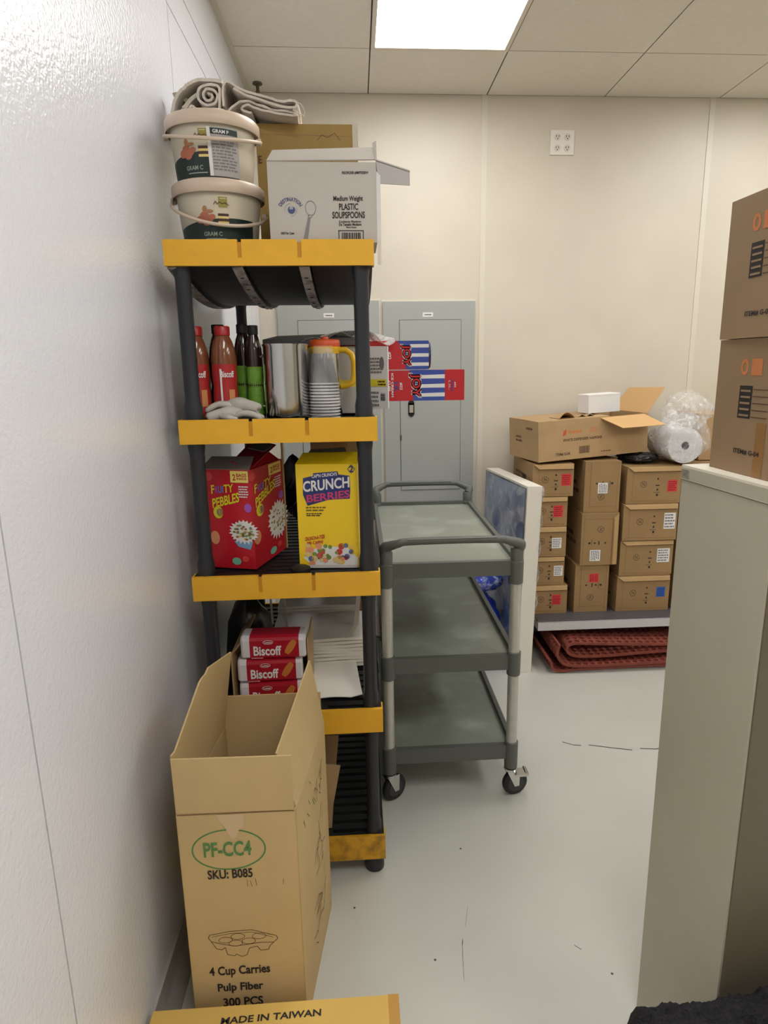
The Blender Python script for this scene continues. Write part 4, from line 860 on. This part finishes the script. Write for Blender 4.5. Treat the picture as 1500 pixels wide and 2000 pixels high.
def carton(x0, z0, w, h, lab, stick, portrait=False, y=3.16, rz=0, flip=False, d=.40, side=False, lid=True):
    t = thing('cardboard_carton', lab, 'carton', (x0, y, z0), radians(rz), 'small cartons stacked on the low rack')
    bx('body', KR2, t, 0, w, 0, d, .001, h-.001, .004)
    P = (lambda a, b, e: Vector((a, -e, b))) if not portrait else ((lambda a, b, e: Vector((b, -e, h-a))) if not flip else (lambda a, b, e: Vector((w-b, -e, a))))
    ww, hh = (w, h) if not portrait else (h, w)
    # bevelled lid flap along one long edge and inset end panel
    if lid:
        m_ = MB(); q = .028; vs = [P(.004, hh-.003, .001), P(ww-.002, hh-.003, .001), P(ww-.002, hh-q, .001), P(.03, hh-q, .001), P(.006, hh-.005, .006), P(ww-.004, hh-.005, .006), P(ww-.004, hh-q+.003, .009), P(.032, hh-q+.003, .009)]
        m_.add(vs, [(4, 5, 6, 7), (0, 1, 5, 4), (1, 2, 6, 5), (2, 3, 7, 6), (3, 0, 4, 7)]).build('end_flap', FLAPM, t, fix=True)
    A = Art(P, t)
    A.line('crease', CREASE, [(.032, hh-.03), (.032, .016), (ww-.012, .012)], .0015); A.line('crease', CREASE, [(.008, .006), (.032, .02)], .0015)
    A.line('crease', CREASE, [(.03, hh-.03), (ww-.004, hh-.031)], .002)
    cx_, cz_ = ww*.31, hh*.52
    A.ring('emblem', INK, cx_, cz_, .017, .017, .002, 0, 22); A.line('emblem', INK, [(cx_-.005, cz_-.007), (cx_-.005, cz_+.008), (cx_+.006, cz_-.007), (cx_+.006, cz_+.008)], .002)
    mx = ww*.57
    A.disc('print', INK, mx, hh*.66, .005, .005, 0, 8); A.rect('print', INK, mx-.010, mx+.010, hh*.47, hh*.5, 0); A.poly('print', INK, [(mx, hh*.42), (mx+.006, hh*.35), (mx-.006, hh*.35)], 0); A.rect('print', INK, mx-.02, mx+.014, hh*.29, hh*.30, 0); A.disc('print', INK, mx, hh*.23, .006, .007, 0, 8)
    for s_ in stick:
        m_, a0, a1, b0, b1 = s_
        A.rect('sticker', m_, a0, a1, b0, b1, 1)
        dk_ = {REDL: mat('dark red print', (130, 24, 30), .6), BLUL: mat('dark blue print', (22, 52, 120), .6)}.get(m_, mat('label print', (120, 120, 124), .6))
        A.bars(dk_, a0+.004, a1-.004, b0+.004, b1-.004, 5, int(x0*100+z0*50), 2)
    A.done()
    B = Art(plane((0, 0, 0), (0, -1, 0), (0, 0, 1)), t)
    if side: B.bars(INK, -.20, -.12, h*.3, h*.62, 1, 3, 0); 
    B.line('crease', CREASE, [(-.02, .01), (-.02, h-.01)], .0015); B.bars(INKB, -.34, -.08, h*.3, h*.6, 2, 9, 0); B.done()
    return t
WL = WHITE
hl = [.157, .157, .159, .158, .167]; z = ZD
labsL = [('carton with red sticker at the bottom of the column beside the board', [(REDL, .125, .172, .05, .105)]), ('carton with white label second from the bottom beside the board', [(WL, .130, .177, .05, .105)]), ('carton with white label mid column beside the board, touching loose plastic', [(WL, .112, .162, .045, .10)]), ('carton with red sticker second from the top beside the board', [(REDL, .115, .165, .05, .11)]), ('carton with red sticker under the long napkin carton', [(REDL, .148, .198, .055, .115)])]
for k, (hh, (lab, stk)) in enumerate(zip(hl, labsL)):
    wdt = (.205, .185, .186, .187, .21)[k]; carton(.873, z, wdt, hh, lab, stk, y=3.16+(.006 if k % 2 else 0), side=True); z += hh
z = ZD
for k, (hh, ww_, x_, lab, stk, fl_) in enumerate(((.262, .18, 1.118, 'upright carton with red sticker at the bottom of the middle column', [(REDL, .165, .212, .055, .105)], True), (.278, .195, 1.135, 'upright carton with white label in the middle of the middle column', [(WL, .195, .255, .05, .105)], False), (.266, .185, 1.143, 'upright carton with white label on top of the middle column', [(WL, .10, .155, .065, .115)], True))):
    carton(x_, z, ww_, hh, lab, stk, portrait=True, flip=fl_, y=3.165-(.012 if k == 1 else 0), lid=(k == 1)); z += hh
z = ZD
for k, (x_, lab, stk) in enumerate(((1.342, 'carton with blue sticker at the bottom of the column next to the cabinet', [(BLUL, .215, .262, .075, .13)]), (1.350, 'carton with wide white label second from the bottom next to the cabinet', [(WL, .2, .268, .07, .145)]), (1.352, 'carton with creased white label second from the top next to the cabinet', [(WL, .215, .275, .06, .145)]), (1.362, 'carton with red sticker at the top of the column next to the cabinet', [(REDL, .215, .265, .06, .12)]))):
    carton(x_, z, .285, .1935, lab, stk, y=3.16+(.004 if k % 2 else -.004), rz=(0, .6, -.5, .5)[k]); z += .1935

# long napkin carton, tilted on top
nb = thing('open_carton', 'long open napkin carton lying askew across the stacked cartons', 'carton', (.896, 3.145, 1.058), rot=(0, radians(-2.6), radians(12)))
NL, ND, NH = .625, .33, .198
MB().box(0, NL, 0, .004, 0, NH).box(0, NL, ND-.004, ND, 0, NH).box(0, .004, .004, ND-.004, 0, NH).box(NL-.004, NL, .004, ND-.004, 0, NH).box(.004, NL-.004, .004, ND-.004, 0, .004).build('body', KRAFT, nb)
MB().slab((0, 0, NH), (.40, 0, NH), (.40, ND/2, NH+.003), (0, ND/2, NH+.001), .003).slab((0, ND/2+.002, NH+.001), (.45, ND/2+.002, NH+.003), (.45, ND, NH), (0, ND, NH), .003).build('closed_flap', KRAFT, nb)
MB().slab((.345, -.001, NH-.002), (.60, -.001, NH-.002), (.665, -.09, NH-.055), (.41, -.10, NH-.05), .003).build('open_flap', mat('bright cardboard flap', (204, 164, 112), .7), nb)
MB().slab((NL, .01, NH), (NL, ND-.01, NH), (NL+.095, ND-.02, NH+.115), (NL+.10, .01, NH+.125), .003).build('open_flap', mat('bright cardboard flap', (0, 0, 0)), nb)
MB().sheet(lambda u, v: (.13+.09*u, .03+.1*v, NH+.006+.03*(1-v)*sin(pi*u)), 8, 5, .003).build('torn_flap', KRAFT, nb)
MB().sheet(lambda u, v: (.25+.09*u, .05+.08*v, NH+.005+.012*(1-v)*sin(pi*u*2)**2), 8, 5, .003).build('torn_flap', KRAFT, nb)
A = Art(FRONT(0, 0, 0), nb)
A.poly('emblem', mat('red orange ink', (196, 84, 52), .8), [(.135, .118), (.152, .128), (.155, .152), (.138, .145)], 0); A.bars(ORANGE, .165, .25, .122, .152, 1, 12, 0); A.text('GO', ORANGE, .285, .33, .128, .153, 0)
A.text('WHITE DISPENSER NAPKINS', INKB, .135, .355, .092, .106, 0); A.barcode(.225, .285, .025, .062, INKB, 4); A.text('ITEM# G-04', INKB, .095, .175, .022, .038, 0); A.bars(INKB, .35, .42, .022, .03, 1, 3, 0); A.done()
A = Art(plane((0, ND, 0), (0, -1, 0), (0, 0, 1)), nb); A.bars(INKB, .08, .15, .08, .12, 2, 3, 0); A.bars(INKB, .2, .28, .15, .17, 1, 3, 0); A.done()
wb_ = thing('small_box', 'small plain white box on top of the long napkin carton', 'box', (1.195, 3.305, 1.2845), rot=(0, radians(-2.6), radians(10)))
bx('body', WHITE, wb_, 0, .18, 0, .11, 0, .092, .002); bx('lid', mat('bright white card', (240, 238, 234), .5), wb_, -.001, .181, -.001, .111, .088, .094, .001)

# plastic roll in bag
rl = thing('plastic_roll', 'white roll of plastic sheeting on the stack next to the metal cabinet', 'roll', (1.655, 3.17, 1.125))
Tm = Matrix.Rotation(pi/2, 4, 'X')
MB().lathe([(.02, 0), (.09, 0), (.09, -.25), (.02, -.25), (.02, 0)], 40, Tm, cap=False).build('wound_film', mat('white roll film', (206, 204, 206), .35), rl, smooth=True)
MB().lathe([(.0205, .0), (.0205, -.24), (.017, -.24), (.017, .0), (.0205, 0)], 24, Tm, cap=False).lathe([(.001, -.1), (.0165, -.1)], 20, Tm, cap=False).build('core', mat('dark core', (44, 38, 36), .8), rl, smooth=True)
def bagf(c, r, seed, amp, lab):
    o = lump('plastic_bag', BAG, c, r, lab, 'bag', amp, 3.4, seed, 3); return o
bagf((1.655, 3.23, 1.165), (.135, .135, .13), 3, .16, 'crinkled clear plastic bag wrapped round the white roll')
bagf((1.71, 3.30, 1.29), (.125, .11, .10), 8, .22, 'puffed clear plastic bag rising above the white roll')
lump('plastic_bag', mat('black bag film', (0, 0, 0)), (1.475, 3.32, 1.052), (.1, .1, .026), 'flat black plastic bag squeezed under the napkin carton end', 'bag', .2, 4, 6)
cc_ = thing('cardboard_carton', 'carton corner at the back wall behind the clear plastic bags', 'carton', (1.80, 3.30, 1.03))
bx('body', KRAFT, cc_, 0, .3, 0, .28, 0, .24, .004); MB().box(.60, 0, 0, 0, 0, 0)
st_ = thing('cardboard_carton', 'carton under the plastic bags behind the metal cabinet', 'carton', (1.66, 3.17, ZD))
bx('body', KR2, st_, 0, .33, 0, .42, 0, .775, .004)

# perforated rubber mats
def matsheet(name, prof, y0, y1, lab, pitch=.036, th=.013, m_=MATR):
    P = [Vector(p) for p in prof]; D = []; N = len(P)
    for i in range(N-1):
        p0, p1, p2, p3 = P[max(0, i-1)], P[i], P[i+1], P[min(N-1, i+2)]
        for q in range(12):
            t = q/12; D.append(.5*((2*p1)+(p2-p0)*t+(2*p0-5*p1+4*p2-p3)*t*t+(3*p1-p0-3*p2+p3)*t**3))
    D.append(P[-1]); s = [0]
    for a, b in zip(D, D[1:]): s.append(s[-1]+(b-a).length)
    L = s[-1]; nu = max(2, int(L/pitch)); nv = max(2, int((y1-y0)/pitch))
    def at(d):
        d = min(max(d, 0), L)
        for i in range(len(s)-1):
            if d <= s[i+1]:
                t = (d-s[i])/(s[i+1]-s[i]+1e-9); p = D[i].lerp(D[i+1], t); tg_ = (D[i+1]-D[i]).normalized(); return p, Vector((-tg_.y, tg_.x))
        return D[-1], Vector((0, 1))
    vs = []; fs = []
    def V(u, v, side):
        p, n = at(u*L/nu); q = p+n*(th/2*side); return (q.x, y0+(y1-y0)*v/nv, q.y)
    ang = [pi/4+k*pi/4 for k in range(8)]
    for i in range(nu):
        for j in range(nv):
            off = 0
            outer = [(i+1, j+1), (i+.5, j+1), (i, j+1), (i, j+.5), (i, j), (i+.5, j), (i+1, j), (i+1, j+.5)]
            inner = [(i+.5+.36*cos(a), j+.5+.36*sin(a)) for a in ang]
            o = len(vs)
            for side in (1, -1):
                vs += [V(a, b, side) for a, b in outer]+[V(a, b, side) for a, b in inner]
            for k in range(8):
                k2 = (k+1) % 8
                fs.append((o+k, o+k2, o+8+k2, o+8+k)); fs.append((o+16+k2, o+16+k, o+24+k, o+24+k2)); fs.append((o+8+k, o+8+k2, o+24+k2, o+24+k))
            if j == 0: fs.append((o+4, o+5, o+21, o+20)); fs.append((o+5, o+6, o+22, o+21))
            if i == 0: fs.append((o+2, o+3, o+19, o+18)); fs.append((o+3, o+4, o+20, o+19))
            if i == nu-1: fs.append((o+6, o+7, o+23, o+22)); fs.append((o+7, o, o+16, o+23))
    ob = MB().add(vs, fs).build(name, m_, None); return tag(ob, lab, 'mat', 'perforated rubber mats')
matsheet('rubber_mat', [(1.66, .094), (1.45, .086), (1.28, .082), (1.2, .087), (1.165, .096), (1.12, .13), (1.10, .142), (1.085, .132), (1.082, .112), (1.098, .101), (1.12, .103)], 3.0, 3.45, 'terracotta perforated rubber mat folded on top under the rack') if 0 else None
matsheet('rubber_mat', [(1.66, .125), (1.4, .135), (1.25, .142), (1.12, .15), (1.06, .150), (1.035, .135), (1.038, .105), (1.07, .085), (1.13, .078), (1.25, .078), (1.45, .088), (1.66, .095)], 2.99, 3.45, 'terracotta perforated rubber mat folded over, upper of the two under the rack')
matsheet('rubber_mat', [(.985, .162), (.975, .11), (1.0, .065), (1.05, .045), (1.15, .040), (1.4, .042), (1.66, .05)], 2.96, 3.44, 'terracotta perforated rubber mat whose curled edge stands up behind the board')
matsheet('rubber_mat', [(1.66, .024), (1.3, .022), (1.1, .018), (.99, .014), (.955, .03), (.95, .06), (.93, .09)], 2.97, 3.46, 'terracotta perforated rubber mat lying flat on the floor below the others')
